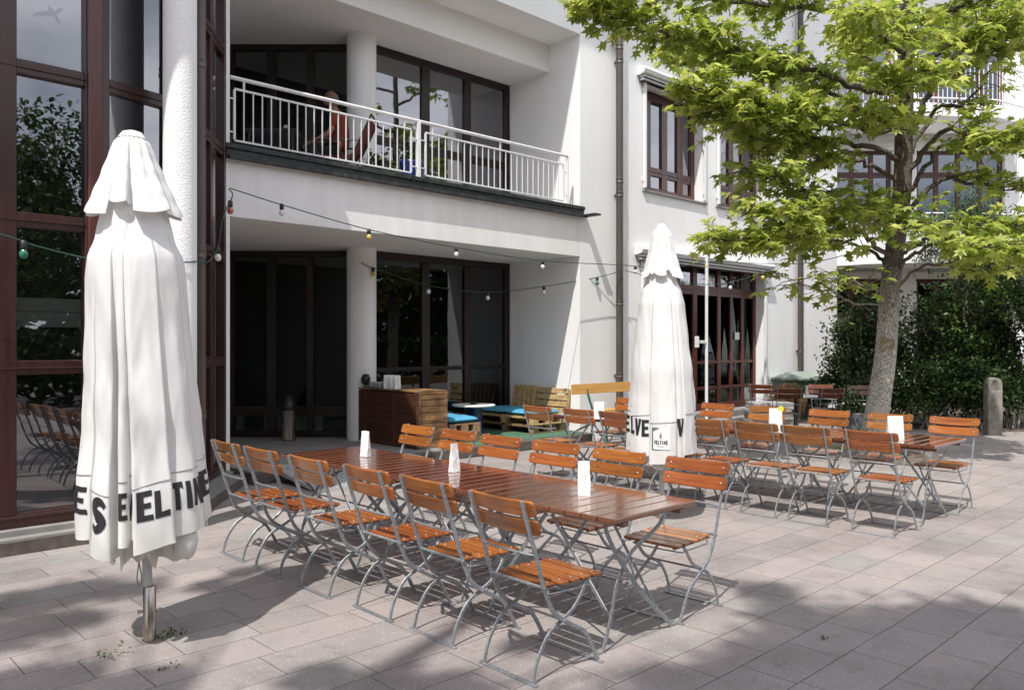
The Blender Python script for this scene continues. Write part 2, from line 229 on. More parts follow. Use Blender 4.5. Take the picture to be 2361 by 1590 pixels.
def paving():
    # stretcher rows 0.305 m deep with a different slab length and start in every row
    m, nt, ns, L = mat('pink_grey_paving')
    out = N(ns, 'ShaderNodeOutputMaterial'); p = N(ns, 'ShaderNodeBsdfPrincipled')
    tc = N(ns, 'ShaderNodeTexCoord'); sx = N(ns, 'ShaderNodeSeparateXYZ')
    nzw = N(ns, 'ShaderNodeTexNoise'); nzw.inputs['Scale'].default_value = 3; L.new(tc.outputs['Object'], nzw.inputs['Vector'])
    vw = N(ns, 'ShaderNodeVectorMath', operation='MULTIPLY_ADD'); vw.inputs[1].default_value = (.012, .012, 0); L.new(nzw.outputs['Color'], vw.inputs[0]); L.new(tc.outputs['Object'], vw.inputs[2])
    L.new(vw.outputs[0], sx.inputs[0])
    def mth(op, a, b=None, c=None, clamp=False):
        n = N(ns, 'ShaderNodeMath', operation=op); n.use_clamp = clamp
        for i, v in enumerate((a, b, c)):
            if v is None: continue
            if isinstance(v, (int, float)): n.inputs[i].default_value = v
            else: L.new(v, n.inputs[i])
        return n.outputs[0]
    H_ = .3055
    yr = mth('DIVIDE', mth('ADD', sx.outputs['Y'], -.045), H_)
    row = mth('FLOOR', yr); fy = mth('FRACT', yr)
    w1 = N(ns, 'ShaderNodeTexWhiteNoise', noise_dimensions='1D'); L.new(row, w1.inputs['W'])
    w2 = N(ns, 'ShaderNodeTexWhiteNoise', noise_dimensions='1D'); L.new(mth('ADD', row, 57.3), w2.inputs['W'])
    W_ = mth('MULTIPLY_ADD', w2.outputs['Value'], .45, .42)
    xr = mth('DIVIDE', mth('MULTIPLY_ADD', w1.outputs['Value'], 3.7, sx.outputs['X']), W_)
    cell = mth('FLOOR', xr); fx = mth('FRACT', xr)
    cy = mth('MULTIPLY', mth('MINIMUM', fy, mth('SUBTRACT', 1, fy)), H_)
    cx = mth('MULTIPLY', mth('MINIMUM', fx, mth('SUBTRACT', 1, fx)), W_)
    d = mth('MINIMUM', cx, cy)
    nj = N(ns, 'ShaderNodeTexNoise'); nj.inputs['Scale'].default_value = 2.3; nj.inputs['Detail'].default_value = 3; L.new(tc.outputs['Object'], nj.inputs['Vector'])
    jw = mth('MULTIPLY_ADD', nj.outputs['Fac'], .010, -.0012)
    mr = N(ns, 'ShaderNodeMapRange'); L.new(d, mr.inputs[0]); mr.inputs['From Min'].default_value = 0.0; L.new(mth('MAXIMUM', jw, .0012), mr.inputs['From Max'])
    wn = N(ns, 'ShaderNodeTexWhiteNoise', noise_dimensions='2D'); cb = N(ns, 'ShaderNodeCombineXYZ'); L.new(row, cb.inputs[0]); L.new(cell, cb.inputs[1]); L.new(cb.outputs[0], wn.inputs['Vector'])
    base = ramp(ns, [(0, (.275, .245, .234)), (.4, (.31, .274, .262)), (.8, (.335, .293, .28)), (.93, (.308, .286, .27)), (1, (.275, .262, .245))]); L.new(wn.outputs['Value'], base.inputs[0])
    n1 = N(ns, 'ShaderNodeTexNoise'); n1.inputs['Scale'].default_value = 1.1; n1.inputs['Detail'].default_value = 8; n1.inputs['Roughness'].default_value = .65; L.new(tc.outputs['Object'], n1.inputs['Vector'])
    r1 = ramp(ns, [(.28, (.70, .69, .67)), (.52, (.98, .98, .98)), (.75, (1.14, 1.12, 1.08))]); L.new(n1.outputs['Fac'], r1.inputs[0])
    mx = N(ns, 'ShaderNodeMix', data_type='RGBA', blend_type='MULTIPLY'); mx.inputs['Factor'].default_value = 1; L.new(base.outputs[0], mx.inputs['A']); L.new(r1.outputs[0], mx.inputs['B'])
    # pale chips and dark grains in the slab face
    vo = N(ns, 'ShaderNodeTexVoronoi'); vo.inputs['Scale'].default_value = 58; L.new(tc.outputs['Object'], vo.inputs['Vector'])
    rv = ramp(ns, [(.10, (1, 1, 1)), (.24, (0, 0, 0))]); L.new(vo.outputs['Distance'], rv.inputs[0])
    vs = N(ns, 'ShaderNodeSeparateColor'); L.new(vo.outputs['Color'], vs.inputs[0])
    gate = mth('GREATER_THAN', vs.outputs[0], .66)
    chip = mth('MULTIPLY', mth('MULTIPLY', rv.outputs[0], gate), .75)
    m2 = N(ns, 'ShaderNodeMix', data_type='RGBA'); L.new(chip, m2.inputs['Factor']); L.new(mx.outputs['Result'], m2.inputs['A']); m2.inputs['B'].default_value = (.74, .69, .65, 1)
    gate2 = mth('LESS_THAN', vs.outputs[0], .30); chip2 = mth('MULTIPLY', mth('MULTIPLY', rv.outputs[0], gate2), .65)
    m3 = N(ns, 'ShaderNodeMix', data_type='RGBA'); L.new(chip2, m3.inputs['Factor']); L.new(m2.outputs['Result'], m3.inputs['A']); m3.inputs['B'].default_value = (.15, .12, .11, 1)
    n4 = N(ns, 'ShaderNodeTexNoise'); n4.inputs['Scale'].default_value = 130; n4.inputs['Detail'].default_value = 2; L.new(tc.outputs['Object'], n4.inputs['Vector'])
    r4 = ramp(ns, [(.3, (.86, .86, .86)), (.7, (1.12, 1.12, 1.12))]); L.new(n4.outputs['Fac'], r4.inputs[0])
    m4 = N(ns, 'ShaderNodeMix', data_type='RGBA', blend_type='MULTIPLY'); m4.inputs['Factor'].default_value = 1; L.new(m3.outputs['Result'], m4.inputs['A']); L.new(r4.outputs[0], m4.inputs['B'])
    nj2 = ramp(ns, [(.35, (.05, .045, .04)), (.65, (.17, .145, .12))]); L.new(nj.outputs['Fac'], nj2.inputs[0])
    nst = N(ns, 'ShaderNodeTexNoise'); nst.inputs['Scale'].default_value = 6.5; nst.inputs['Detail'].default_value = 7; nst.inputs['Roughness'].default_value = .7; L.new(tc.outputs['Object'], nst.inputs['Vector'])
    rst = ramp(ns, [(.55, (1, 1, 1)), (.70, (.80, .785, .76))]); L.new(nst.outputs['Fac'], rst.inputs[0])
    mst = N(ns, 'ShaderNodeMix', data_type='RGBA', blend_type='MULTIPLY'); mst.inputs['Factor'].default_value = 1; L.new(m4.outputs['Result'], mst.inputs['A']); L.new(rst.outputs[0], mst.inputs['B']); m4 = mst
    m5 = N(ns, 'ShaderNodeMix', data_type='RGBA'); L.new(mr.outputs[0], m5.inputs['Factor']); L.new(nj2.outputs[0], m5.inputs['A']); L.new(m4.outputs['Result'], m5.inputs['B'])
    L.new(m5.outputs['Result'], p.inputs['Base Color']); p.inputs['Roughness'].default_value = .82; p.inputs['Specular IOR Level'].default_value = .3
    b = N(ns, 'ShaderNodeBump'); b.inputs['Distance'].default_value = .004; L.new(mr.outputs[0], b.inputs['Height'])
    b2 = N(ns, 'ShaderNodeBump'); b2.inputs['Distance'].default_value = .0015; L.new(n4.outputs['Fac'], b2.inputs['Height']); L.new(b.outputs[0], b2.inputs['Normal']); L.new(b2.outputs[0], p.inputs['Normal'])
    L.new(p.outputs[0], out.inputs[0]); return m
M['paving'] = paving()

# ------------------------------------------------------------------ geometry helpers
class MB:
    def __init__(s): s.v = []; s.f = []; s.m = []; s.sm = []
    def add(s, vs, fs, mi=0, smooth=False):
        o = len(s.v); s.v += [tuple(v) for v in vs]
        for f in fs: s.f.append(tuple(i+o for i in f)); s.m.append(mi); s.sm.append(smooth)
    def box(s, x0, x1, y0, y1, z0, z1, mi=0, mtx=None):
        vs = [Vector((x, y, z)) for z in (z0, z1) for y in (y0, y1) for x in (x0, x1)]
        if mtx is not None: vs = [mtx @ v for v in vs]
        s.add(vs, [(0, 2, 3, 1), (4, 5, 7, 6), (0, 1, 5, 4), (2, 6, 7, 3), (0, 4, 6, 2), (1, 3, 7, 5)], mi)
    def bbox(s, x0, x1, y0, y1, z0, z1, bev=.004, mi=0, mtx=None, seg=1):
        bm = bmesh.new(); bmesh.ops.create_cube(bm, size=1)
        for v in bm.verts: v.co = Vector(((x0+x1)/2+v.co.x*(x1-x0), (y0+y1)/2+v.co.y*(y1-y0), (z0+z1)/2+v.co.z*(z1-z0)))
        bmesh.ops.bevel(bm, geom=list(bm.edges), offset=bev, segments=seg, affect='EDGES', profile=.5)
        s.bm(bm, mi, mtx)
    def bm(s, bm, mi=0, mtx=None, smooth=False):
        bm.verts.index_update()
        s.add([(mtx @ v.co if mtx is not None else v.co.copy()) for v in bm.verts], [[v.index for v in f.verts] for f in bm.faces], mi, smooth); bm.free()
    def tube(s, pts, r, n=8, mi=0, cap=True, smooth=True):
        pts = [Vector(p) for p in pts]; rs = r if isinstance(r, (list, tuple)) else [r]*len(pts)
        rings = []; up = None
        for i, p in enumerate(pts):
            d = (pts[min(i+1, len(pts)-1)]-pts[max(i-1, 0)]).normalized()
            if up is None: up = d.orthogonal().normalized()
            up = (up - d*up.dot(d)); up = up.normalized() if up.length > 1e-6 else d.orthogonal().normalized()
            w = d.cross(up)
            rings.append([p + (up*math.cos(2*PI*k/n)+w*math.sin(2*PI*k/n))*rs[i] for k in range(n)])
        vs = [v for q in rings for v in q]; fs = []
        for i in range(len(pts)-1):
            for k in range(n): fs.append((i*n+k, i*n+(k+1) % n, (i+1)*n+(k+1) % n, (i+1)*n+k))
        s.add(vs, fs, mi, smooth)
        if cap: s.add(rings[0], [tuple(range(n))[::-1]], mi); s.add(rings[-1], [tuple(range(n))], mi)
    def bar(s, pts, side, w, th, mi=0):
        # flat bar along pts; "side" is the direction of its thickness th, w lies in the plane of the bend
        pts = [Vector(p) for p in pts]; side = Vector(side).normalized(); vs = []
        for i, p in enumerate(pts):
            d = (pts[min(i+1, len(pts)-1)]-pts[max(i-1, 0)]).normalized(); u = side.cross(d).normalized()
            c = w*.28
            for a, b in ((-w/2, -th/2+c*.5), (-w/2+c*.5, -th/2), (w/2-c*.5, -th/2), (w/2, -th/2+c*.5), (w/2, th/2-c*.5), (w/2-c*.5, th/2), (-w/2+c*.5, th/2), (-w/2, th/2-c*.5)): vs.append(p+u*a+side*b)
        fs = []; n = 8
        for i in range(len(pts)-1):
            for k in range(n): fs.append((i*n+k, i*n+(k+1) % n, (i+1)*n+(k+1) % n, (i+1)*n+k))
        fs.append(tuple(range(n))[::-1]); fs.append(tuple(range((len(pts)-1)*n, len(pts)*n)))
        s.add(vs, fs, mi)
    def lathe(s, prof, n=24, c=(0, 0, 0), mi=0, mtx=None, smooth=True, cap=True):
        vs = []; c = Vector(c)
        for r, z in prof:
            for k in range(n):
                v = Vector((r*math.cos(2*PI*k/n), r*math.sin(2*PI*k/n), z)); vs.append((mtx @ v if mtx is not None else v)+c)
        fs = [(i*n+k, i*n+(k+1) % n, (i+1)*n+(k+1) % n, (i+1)*n+k) for i in range(len(prof)-1) for k in range(n)]
        s.add(vs, fs, mi, smooth)
        if cap:
            s.add(vs[:n], [tuple(range(n))[::-1]], mi); s.add(vs[-n:], [tuple(range(n))], mi)
    def prism(s, poly, z0, z1, mi=0, mtx=None):
        n = len(poly); vs = [Vector((x, y, z)) for z in (z0, z1) for x, y in poly]
        if mtx is not None: vs = [mtx @ v for v in vs]
        s.add(vs, [tuple(range(n))[::-1], tuple(range(n, 2*n))]+[(k, (k+1) % n, n+(k+1) % n, n+k) for k in range(n)], mi)
def crom(pts, n=6):
    P = [Vector(p) for p in pts]; P = [P[0]*2-P[1]]+P+[P[-1]*2-P[-2]]; o = []
    for i in range(1, len(P)-2):
        for k in range(n):
            t = k/n; a, b, c, d = P[i-1:i+3]
            o.append(.5*((2*b)+(c-a)*t+(2*a-5*b+4*c-d)*t*t+(3*b-a-3*c+d)*t**3))
    o.append(P[-2]); return o
def obj(name, mb, mats, parent=None, world=True):
    me = bpy.data.meshes.new(name); vs = mb.v
    if parent is not None and world:
        inv = wm(parent).inverted(); vs = [tuple(inv @ Vector(v)) for v in vs]
    me.from_pydata(vs, [], mb.f); 
    for k in (mats if isinstance(mats, (list, tuple)) else [mats]): me.materials.append(M[k] if isinstance(k, str) else k)
    me.polygons.foreach_set('material_index', mb.m); me.polygons.foreach_set('use_smooth', mb.sm); me.update()
    o = bpy.data.objects.new(name, me); COL.objects.link(o)
    if parent is not None: o.parent = parent
    return o
def wm(o):
    m = o.matrix_basis.copy()
    while o.parent is not None: o = o.parent; m = o.matrix_basis @ m
    return m
def tag(o, label=None, cat=None, group=None, kind=None):
    if label: o['label'] = label
    if cat: o['category'] = cat
    if group: o['group'] = group
    if kind: o['kind'] = kind
    return o
def thing(name, label, cat, loc=(0, 0, 0), rz=0, group=None):
    o = bpy.data.objects.new(name, None); COL.objects.link(o); o.empty_display_size = .2
    o.location = loc; o.rotation_euler = (0, 0, rz); return tag(o, label, cat, group)
def copy_tree(o, parent=None):
    c = o.copy(); COL.objects.link(c)
    if parent is not None: c.parent = parent
    for ch in list(o.children): copy_tree(ch, c)
    return c
def place(o, loc, rz, label): o.location = loc; o.rotation_euler = (0, 0, rz); o['label'] = label; return o

# ------------------------------------------------------------------ leaves (vectorised)
STAR = np.array([(0, 0, 0), (0, -.30, .02)] + [(r*math.sin(a), r*math.cos(a), z) for a, r, z in
       [(math.radians(d), q, zz) for d, q, zz in ((140, .36, 0), (104, .80, -.10), (78, .44, .03), (52, .98, -.13), (26, .50, .04), (0, 1.06, -.16), (-26, .50, .04), (-52, .98, -.13), (-78, .44, .03), (-104, .80, -.10), (-140, .36, 0))]])
STAR_F = [(0, i, i+1) for i in range(1, 12)]+[(0, 12, 1)]
OVAL = np.array([(0, -.5, 0), (.30, -.12, .07), (.24, .25, .05), (0, .62, -.06), (-.24, .25, .05), (-.30, -.12, .07), (0, .05, -.02)])
OVAL_F = [(6, 0, 1), (6, 1, 2), (6, 2, 3), (6, 3, 4), (6, 4, 5), (6, 5, 0)]
def leaves(name, P, D, U, S, T, shape, faces, material, parent):
    # P position, D pointing direction of the tip, U approximate upper-side normal, S size, T tone
    P = np.asarray(P, float); D = np.asarray(D, float); U = np.asarray(U, float); S = np.asarray(S, float); T = np.asarray(T, float)
    D /= np.linalg.norm(D, axis=1, keepdims=True); X = np.cross(D, U); X /= np.linalg.norm(X, axis=1, keepdims=True)+1e-9; Z = np.cross(X, D)
    n = len(P); k = len(shape)
    V = P[:, None, :] + S[:, None, None]*(shape[None, :, 0, None]*X[:, None, :]+shape[None, :, 1, None]*D[:, None, :]+shape[None, :, 2, None]*Z[:, None, :])
    V = V.reshape(-1, 3)
    if parent is not None:
        inv = np.array(wm(parent).inverted()); V = V @ inv[:3, :3].T + inv[:3, 3]
    F = (np.array(faces)[None]+np.arange(n)[:, None, None]*k).reshape(-1, 3)
    me = bpy.data.meshes.new(name); me.vertices.add(len(V)); me.vertices.foreach_set('co', V.ravel())
    me.loops.add(F.size); me.loops.foreach_set('vertex_index', F.ravel().astype(np.int32))
    me.polygons.add(len(F)); me.polygons.foreach_set('loop_start', np.arange(0, F.size, 3, dtype=np.int32)); me.polygons.foreach_set('loop_total', np.full(len(F), 3, dtype=np.int32))
    at = me.attributes.new('tone', 'FLOAT', 'POINT'); at.data.foreach_set('value', np.repeat(T, k).astype(np.float32))
    me.materials.append(M[material]); me.update(); me.validate()
    o = bpy.data.objects.new(name, me); COL.objects.link(o)
    if parent is not None: o.parent = parent
    return o
def unit(n):
    v = RNG.normal(size=(n, 3)); return v/np.linalg.norm(v, axis=1, keepdims=True)

# ------------------------------------------------------------------ camera, light, world
cam = bpy.data.cameras.new('camera'); co = bpy.data.objects.new('camera', cam); COL.objects.link(co); scene.camera = co
co.location = (0, 0, 1.65); co.rotation_euler = (PI/2, 0, -math.radians(44.0)); cam.lens = 1866/2361*36; cam.sensor_width = 36; cam.clip_end = 500; cam.clip_start = .05
AZ = Vector((.911, .412, 0)).normalized(); EL = math.radians(59)
tosun = Vector((-AZ.x*math.cos(EL), -AZ.y*math.cos(EL), math.sin(EL)))
sl = bpy.data.lights.new('sun', 'SUN'); sl.energy = 5.0; sl.angle = math.radians(.55); sl.color = (1, .965, .91)
so = bpy.data.objects.new('sun', sl); COL.objects.link(so); so.rotation_euler = tosun.to_track_quat('Z', 'Y').to_euler(); so.location = (0, 0, 20)
w = bpy.data.worlds.new('World'); scene.world = w; w.use_nodes = True; wn = w.node_tree.nodes; wl = w.node_tree.links; wn.clear()
bg = wn.new('ShaderNodeBackground'); wo = wn.new('ShaderNodeOutputWorld'); sky = wn.new('ShaderNodeTexSky'); sky.sky_type = 'NISHITA'; sky.sun_disc = False
sky.sun_elevation = EL; sky.sun_rotation = math.atan2(tosun.x, tosun.y); sky.dust_density = 2.0; sky.air_density = 1.0; sky.ozone_density = 1.5
tcw = wn.new('ShaderNodeTexCoord'); mpw = wn.new('ShaderNodeMapping'); mpw.inputs['Scale'].default_value = (1.2, 1.2, 2.6); wl.new(tcw.outputs['Generated'], mpw.inputs[0])
nzw = wn.new('ShaderNodeTexNoise'); nzw.inputs['Scale'].default_value = 1.6; nzw.inputs['Detail'].default_value = 7; nzw.inputs['Roughness'].default_value = .55; wl.new(mpw.outputs[0], nzw.inputs['Vector'])
rw = ramp(wn, [(.33, (0, 0, 0)), (.60, (1, 1, 1))]); wl.new(nzw.outputs['Fac'], rw.inputs[0])
sxw = wn.new('ShaderNodeSeparateXYZ'); wl.new(tcw.outputs['Generated'], sxw.inputs[0])
mrw = wn.new('ShaderNodeMapRange'); mrw.interpolation_type = 'SMOOTHSTEP'; mrw.inputs['From Min'].default_value = .25; mrw.inputs['From Max'].default_value = -.45; wl.new(sxw.outputs['Y'], mrw.inputs[0])  # bright cloud bank added on the viewer's side to lift the shaded walls
muw = wn.new('ShaderNodeMath'); muw.operation = 'MULTIPLY'; wl.new(rw.outputs[0], muw.inputs[0]); wl.new(mrw.outputs[0], muw.inputs[1])
mxw = wn.new('ShaderNodeMix'); mxw.data_type = 'RGBA'; wl.new(muw.outputs[0], mxw.inputs['Factor']); wl.new(sky.outputs[0], mxw.inputs['A']); mxw.inputs['B'].default_value = (14.5, 14.6, 15.6, 1)
wl.new(mxw.outputs['Result'], bg.inputs[0]); bg.inputs[1].default_value = .12; wl.new(bg.outputs[0], wo.inputs[0])
scene.view_settings.view_transform = 'Standard'; scene.view_settings.look = 'None'; scene.view_settings.exposure = 0
scene.render.engine = 'CYCLES'
scene.cycles.max_bounces = 8; scene.cycles.transparent_max_bounces = 12
scene.render.resolution_x = 1024; scene.render.resolution_y = 689

# ------------------------------------------------------------------ ground
g = MB(); g.add([(-150, -150, 0), (150, -150, 0), (150, 150, 0), (-150, 150, 0)], [(0, 1, 2, 3)])
tag(obj('ground', g, 'paving'), kind='structure')
p_ = MB(); p_.bbox(4.4, 10.56, 8.95, 9.248, 0.0, .15, .012); p_.box(4.4, 10.56, 9.248, 14.2, .0, .147)
tag(obj('platform', p_, 'kerb'), kind='structure')
pf = MB(); pf.box(4.42, 10.55, 9.0, 14.0, .147, .153); tag(obj('platform_floor', pf, 'plinth'), kind='structure')
# planting bed beyond the tree, below the wing
bed = MB(); q = [cw(7.6, 17.3), cw(9.6, 15.4), cw(12.5, 14.9), cw(19, 15.5), cw(22, 23), cw(8.3, 22.2)]; bed.prism([(v.x, v.y) for v in q], -.05, .03)
tag(obj('planting_bed', bed, 'soil'), kind='structure')
pit = MB(); tb = cw(5.3, 12.07); n_ = 22
pit.prism([(tb.x-.05+(.78+.16*math.sin(3*a)+.1*math.sin(5*a+1))*math.cos(a), tb.y-.45+(.62+.12*math.sin(2*a+1))*math.sin(a)) for a in [2*PI*k/n_ for k in range(n_)]], -.02, .018)
tag(obj('tree_pit', pit, 'soil'), kind='structure')

# ------------------------------------------------------------------ white building
B = thing('white_building', 'white rendered two storey building with recessed balcony and brown bay windows', 'building', (7.4, 9.6, 0))
TF = 9.25
wall = MB()
wx = wall.box
# facade above the openings, pier and wing with window holes
wx(4.27, 10.57, TF, TF+.30, 7.02, 11.7); wx(4.27, 10.57, TF+.30, 13.6, 7.02, 7.3)
o1, o2, dr = (12.4, 14.47), (14.93, 16.98), (12.55, 16.98)
T2 = TF+.34
wx(10.57, 12.4, TF, T2, 0, 11.7); wx(12.4, 16.98, TF, T2, 6.62, 11.7); wx(14.47, 14.93, TF, T2, 4.57, 6.62)
wx(12.4, 16.98, TF, T2, 3.42, 4.57); wx(12.4, 12.55, TF, T2, 0, 3.42); wx(16.98, 20.66, TF, T2, 0, 11.7)
wx(10.57, 10.9, T2, 11.3, 0, 7.02)
wx(4.0, 4.27, TF, 14.6, .0, 11.7)
wx(20.36, 20.66, T2, 13, 0, 11.7)
obj('wall', wall, 'plaster', B)
nw = MB(); nw.box(4.271, 10.568, 9.98, 13.6, 6.53, 7.019); obj('balcony_beam', nw, 'soffit', B)
sl_ = MB(); sl_.box(4.271, 10.569, TF, TF+.28, 3.18, 3.86); obj('balcony_parapet', sl_, 'smooth', B)
sc_ = MB(); sc_.box(4.271, 10.569, TF+.28, 14.0, 3.18, 3.9); obj('balcony_floor', sc_, 'soffit', B)
ev = MB(); ev.box(-6, 21.2, 8.05, 14.5, 11.7, 12.0); obj('roof', ev, 'soffit', B)
cap = MB(); cap.bbox(4.18, 10.60, 9.155, 9.42, 3.97, 4.03, .006); cap.bbox(4.2, 10.60, 9.18, 9.4, 3.861, 3.97, .006); cap.bbox(4.22, 10.66, 9.145, 9.185, 3.845, 3.895, .006); cap.bbox(10.58, 10.74, 8.92, 9.24, 3.868, 3.90, .005)
cap.box(6.9, 6.925, 9.142, 9.43, 3.955, 4.036)
obj('zinc_capping', cap, 'zinc', B)
# dark rooms behind the glass
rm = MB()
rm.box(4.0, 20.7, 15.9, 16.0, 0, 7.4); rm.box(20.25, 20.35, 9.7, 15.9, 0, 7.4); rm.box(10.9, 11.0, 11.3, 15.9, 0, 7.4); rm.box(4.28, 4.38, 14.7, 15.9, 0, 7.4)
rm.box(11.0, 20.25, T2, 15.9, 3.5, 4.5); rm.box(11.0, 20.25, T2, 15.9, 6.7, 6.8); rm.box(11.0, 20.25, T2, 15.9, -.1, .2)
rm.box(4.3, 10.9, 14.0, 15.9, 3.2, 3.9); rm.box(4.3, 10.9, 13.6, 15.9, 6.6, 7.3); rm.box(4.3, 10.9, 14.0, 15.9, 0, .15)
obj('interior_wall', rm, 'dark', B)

def glazing(name, x0, x1, z0, z1, bars_x, bars_z, fw, fmat, gmat, org, dx, depth=.08, extra=None, parent=B, xmask=None):
    # frame of bars in a vertical plane: org + x*dx + z*up ; bars given as (centre, width)
    dx = Vector(dx).normalized(); up = Vector((0, 0, 1)); nrm = dx.cross(up)   # towards the viewer
    mtx = Matrix((dx.to_4d()*0, dx.to_4d()*0, dx.to_4d()*0, (0, 0, 0, 1)))
    mtx = Matrix(((dx.x, -nrm.x, 0, org[0]), (dx.y, -nrm.y, 0, org[1]), (dx.z, -nrm.z, 1, 0), (0, 0, 0, 1)))
    f = MB()
    f.bbox(x0, x0+fw, 0, depth, z0, z1, .006, mtx=mtx); f.bbox(x1-fw, x1, 0, depth, z0, z1, .006, mtx=mtx)
    f.bbox(x0+fw, x1-fw, .002, depth, z1-fw, z1, .006, mtx=mtx); f.bbox(x0+fw, x1-fw, .002, depth, z0, z0+fw, .006, mtx=mtx)
    for c, wd in bars_x: f.bbox(c-wd/2, c+wd/2, .004, depth-.004, z0+fw, z1-fw, .006, mtx=mtx)
    for c, wd in bars_z:
        f.bbox(x0+fw, x1-fw, .010, depth-.008, c-wd/2, c+wd/2, .006, mtx=mtx)
        f.bbox(x0+fw, x1-fw, -.004, .012, c-.012, c+.004, .003, mtx=mtx)
    # casement beads round every light
    xs = [x0+fw]+[v for c, wd in bars_x for v in (c-wd/2, c+wd/2)]+[x1-fw]; zs = [z0+fw]+[v for c, wd in bars_z for v in (c-wd/2, c+wd/2)]+[z1-fw]
    win = obj(name, f, fmat, parent)
    for i in range(0, len(xs), 2):
        for j in range(0, len(zs), 2):
            gl = MB(); xa, xb, za, zb = xs[i]-.004, xs[i+1]+.004, zs[j]-.004, zs[j+1]+.004
            gl.add([mtx @ Vector(v) for v in ((xa, depth*.55, za), (xb, depth*.55, za), (xb, depth*.55, zb), (xa, depth*.55, zb))], [(0, 1, 2, 3)])
            obj('pane', gl, gmat, win)
    return win, mtx
UX = (1, 0, 0)
w1, mt = glazing('window', 12.4, 14.47, 4.60, 6.56, [(12.873, .17), (13.417, .19), (13.955, .2)], [(5.05, .17)], .13, 'frame_sunlit', 'glass', (0, 9.5), UX)
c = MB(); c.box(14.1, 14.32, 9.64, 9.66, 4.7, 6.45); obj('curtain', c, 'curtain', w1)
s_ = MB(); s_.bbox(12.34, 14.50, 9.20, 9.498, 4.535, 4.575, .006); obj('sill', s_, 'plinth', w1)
w2, mt = glazing('window', 14.93, 16.98, 4.60, 6.56, [(15.41, .18), (15.91, .2), (16.44, .17)], [(5.05, .17)], .13, 'frame_sunlit', 'glass', (0, 9.5), UX)
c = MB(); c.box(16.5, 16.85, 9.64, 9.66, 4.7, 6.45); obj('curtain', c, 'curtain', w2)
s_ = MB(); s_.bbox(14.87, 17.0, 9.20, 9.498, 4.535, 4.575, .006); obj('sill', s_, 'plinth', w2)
d1, mt = glazing('terrace_door', 12.55, 16.98, .28, 3.40, [(13.3, .13), (13.9, .13), (14.5, .16), (15.43, .13), (15.935, .11), (16.41, .13)], [(2.80, .2), (1.28, .06), (.73, .075)], .12, 'frame_sunlit', 'glass', (0, 9.5), UX)
c = MB(); c.box(16.5, 16.82, 9.64, 9.66, .4, 2.7); obj('curtain', c, 'curtain', d1)
c = MB(); c.box(16.05, 16.24, 9.493, 9.4965, 1.77, 1.93); obj('notice', c, 'paper', d1)
s_ = MB(); s_.bbox(12.2, 17.2, 8.85, 9.498, .0, .14, .01); s_.bbox(12.5, 17.0, 9.1, 9.498, .14, .27, .01); obj('step', s_, 'plinth', d1)
# awnings: roller housing, folded fabric, side guides
def awning(x0, x1, ztop, zbot, proj=.16):
    a = MB(); prof = [(.0, .0), (-.17, .0), (-.20, -.05), (-.17, -.11), (-.06, -.14), (0, -.14)]
    vs = [(x, TF-.003+py, ztop+pz) for x in (x0, x1) for py, pz in prof]; n = len(prof)
    a.add(vs, [tuple(range(n)), tuple(range(2*n-1, n-1, -1))]+[(k, n+k, n+(k+1) % n, (k+1) % n) for k in range(n)])
    h = obj('awning', a, 'whitemetal', B)
    f = MB(); f.bbox(x0+.05, x1-.05, TF-.15, TF-.02, ztop-.185, ztop-.145, .01); f.bbox(x0+.05, x1-.05, TF-.13, TF-.03, ztop-.235, ztop-.192, .01); obj('folded_awning_cloth', f, 'curtain', h)
    t = MB(); t.box(x0+.05, x1-.05, TF-.155, TF-.015, ztop-.191, ztop-.186); t.box(x0+.06, x1-.06, TF-.12, TF-.02, ztop-.25, ztop-.236); obj('painted_shadow', t, 'black', h)  # black strips stand in for shade between the folded layers
    for x in (x0+.2, x1-.16):
        gd = MB(); gd.bbox(x-.028, x+.028, TF-.07, TF-.012, zbot, ztop-.14, .006); gd.bbox(x-.05, x-.02, TF-.05, TF-.012, zbot+.12, zbot+.2, .006); gd.bbox(x-.05, x-.02, TF-.05, TF-.012, ztop-.42, ztop-.35, .006); obj('guide_rail', gd, 'whitemetal', h)
        br = MB(); br.lathe([(.075, -.015), (.085, 0), (.075, .015)], 14, (x-.03, TF-.09, ztop-.06), mtx=Matrix.Rotation(PI/2, 4, 'Y')); obj('end_cap', br, 'whitemetal', h)
awning(12.17, 14.56, 6.82, 4.6); awning(14.73, 17.1, 6.80, 4.6); awning(12.1, 17.05, 3.47, .3)
def downpipe(x, y, z0, z1, r, rings, shoe=True):
    p = MB(); p.tube([(x, y, z0), (x, y, z1)], r, 18)
    for z in rings: p.lathe([(r+.001, -.04), (r+.007, -.036), (r+.007, -.022), (r+.003, -.018), (r+.003, .03), (r+.006, .034), (r+.006, .044), (r+.001, .048)], 18, (x, y, z), cap=False)
    pp = obj('downpipe', p, 'pipe', B)
    for z in rings[::2]:
        b = MB(); b.bbox(x-.025, x+.025, y, TF if y > 8.9 else y+.2, z-.02, z+.02, .004); obj('bracket', b, 'pipe', pp)
    if shoe: s = MB(); s.lathe([(r+.02, z0-.5), (r+.02, z0-.02), (r+.03, z0-.015), (r+.03, z0)], 18, (x, y, 0)); obj('collar', s, 'terracotta', pp)
downpipe(11.52, 9.14, .62, 11.7, .065, [1.1, 2.4, 4.35, 4.6, 6.75, 7.0, 9], True)
downpipe(18.43, 9.14, .1, 11.7, .068, [1.5, 3.2, 5.4, 7.4], False)
downpipe(3.165, 7.50, .12, 7.0, .058, [1.0, 2.5, 4.28, 6.2], False)
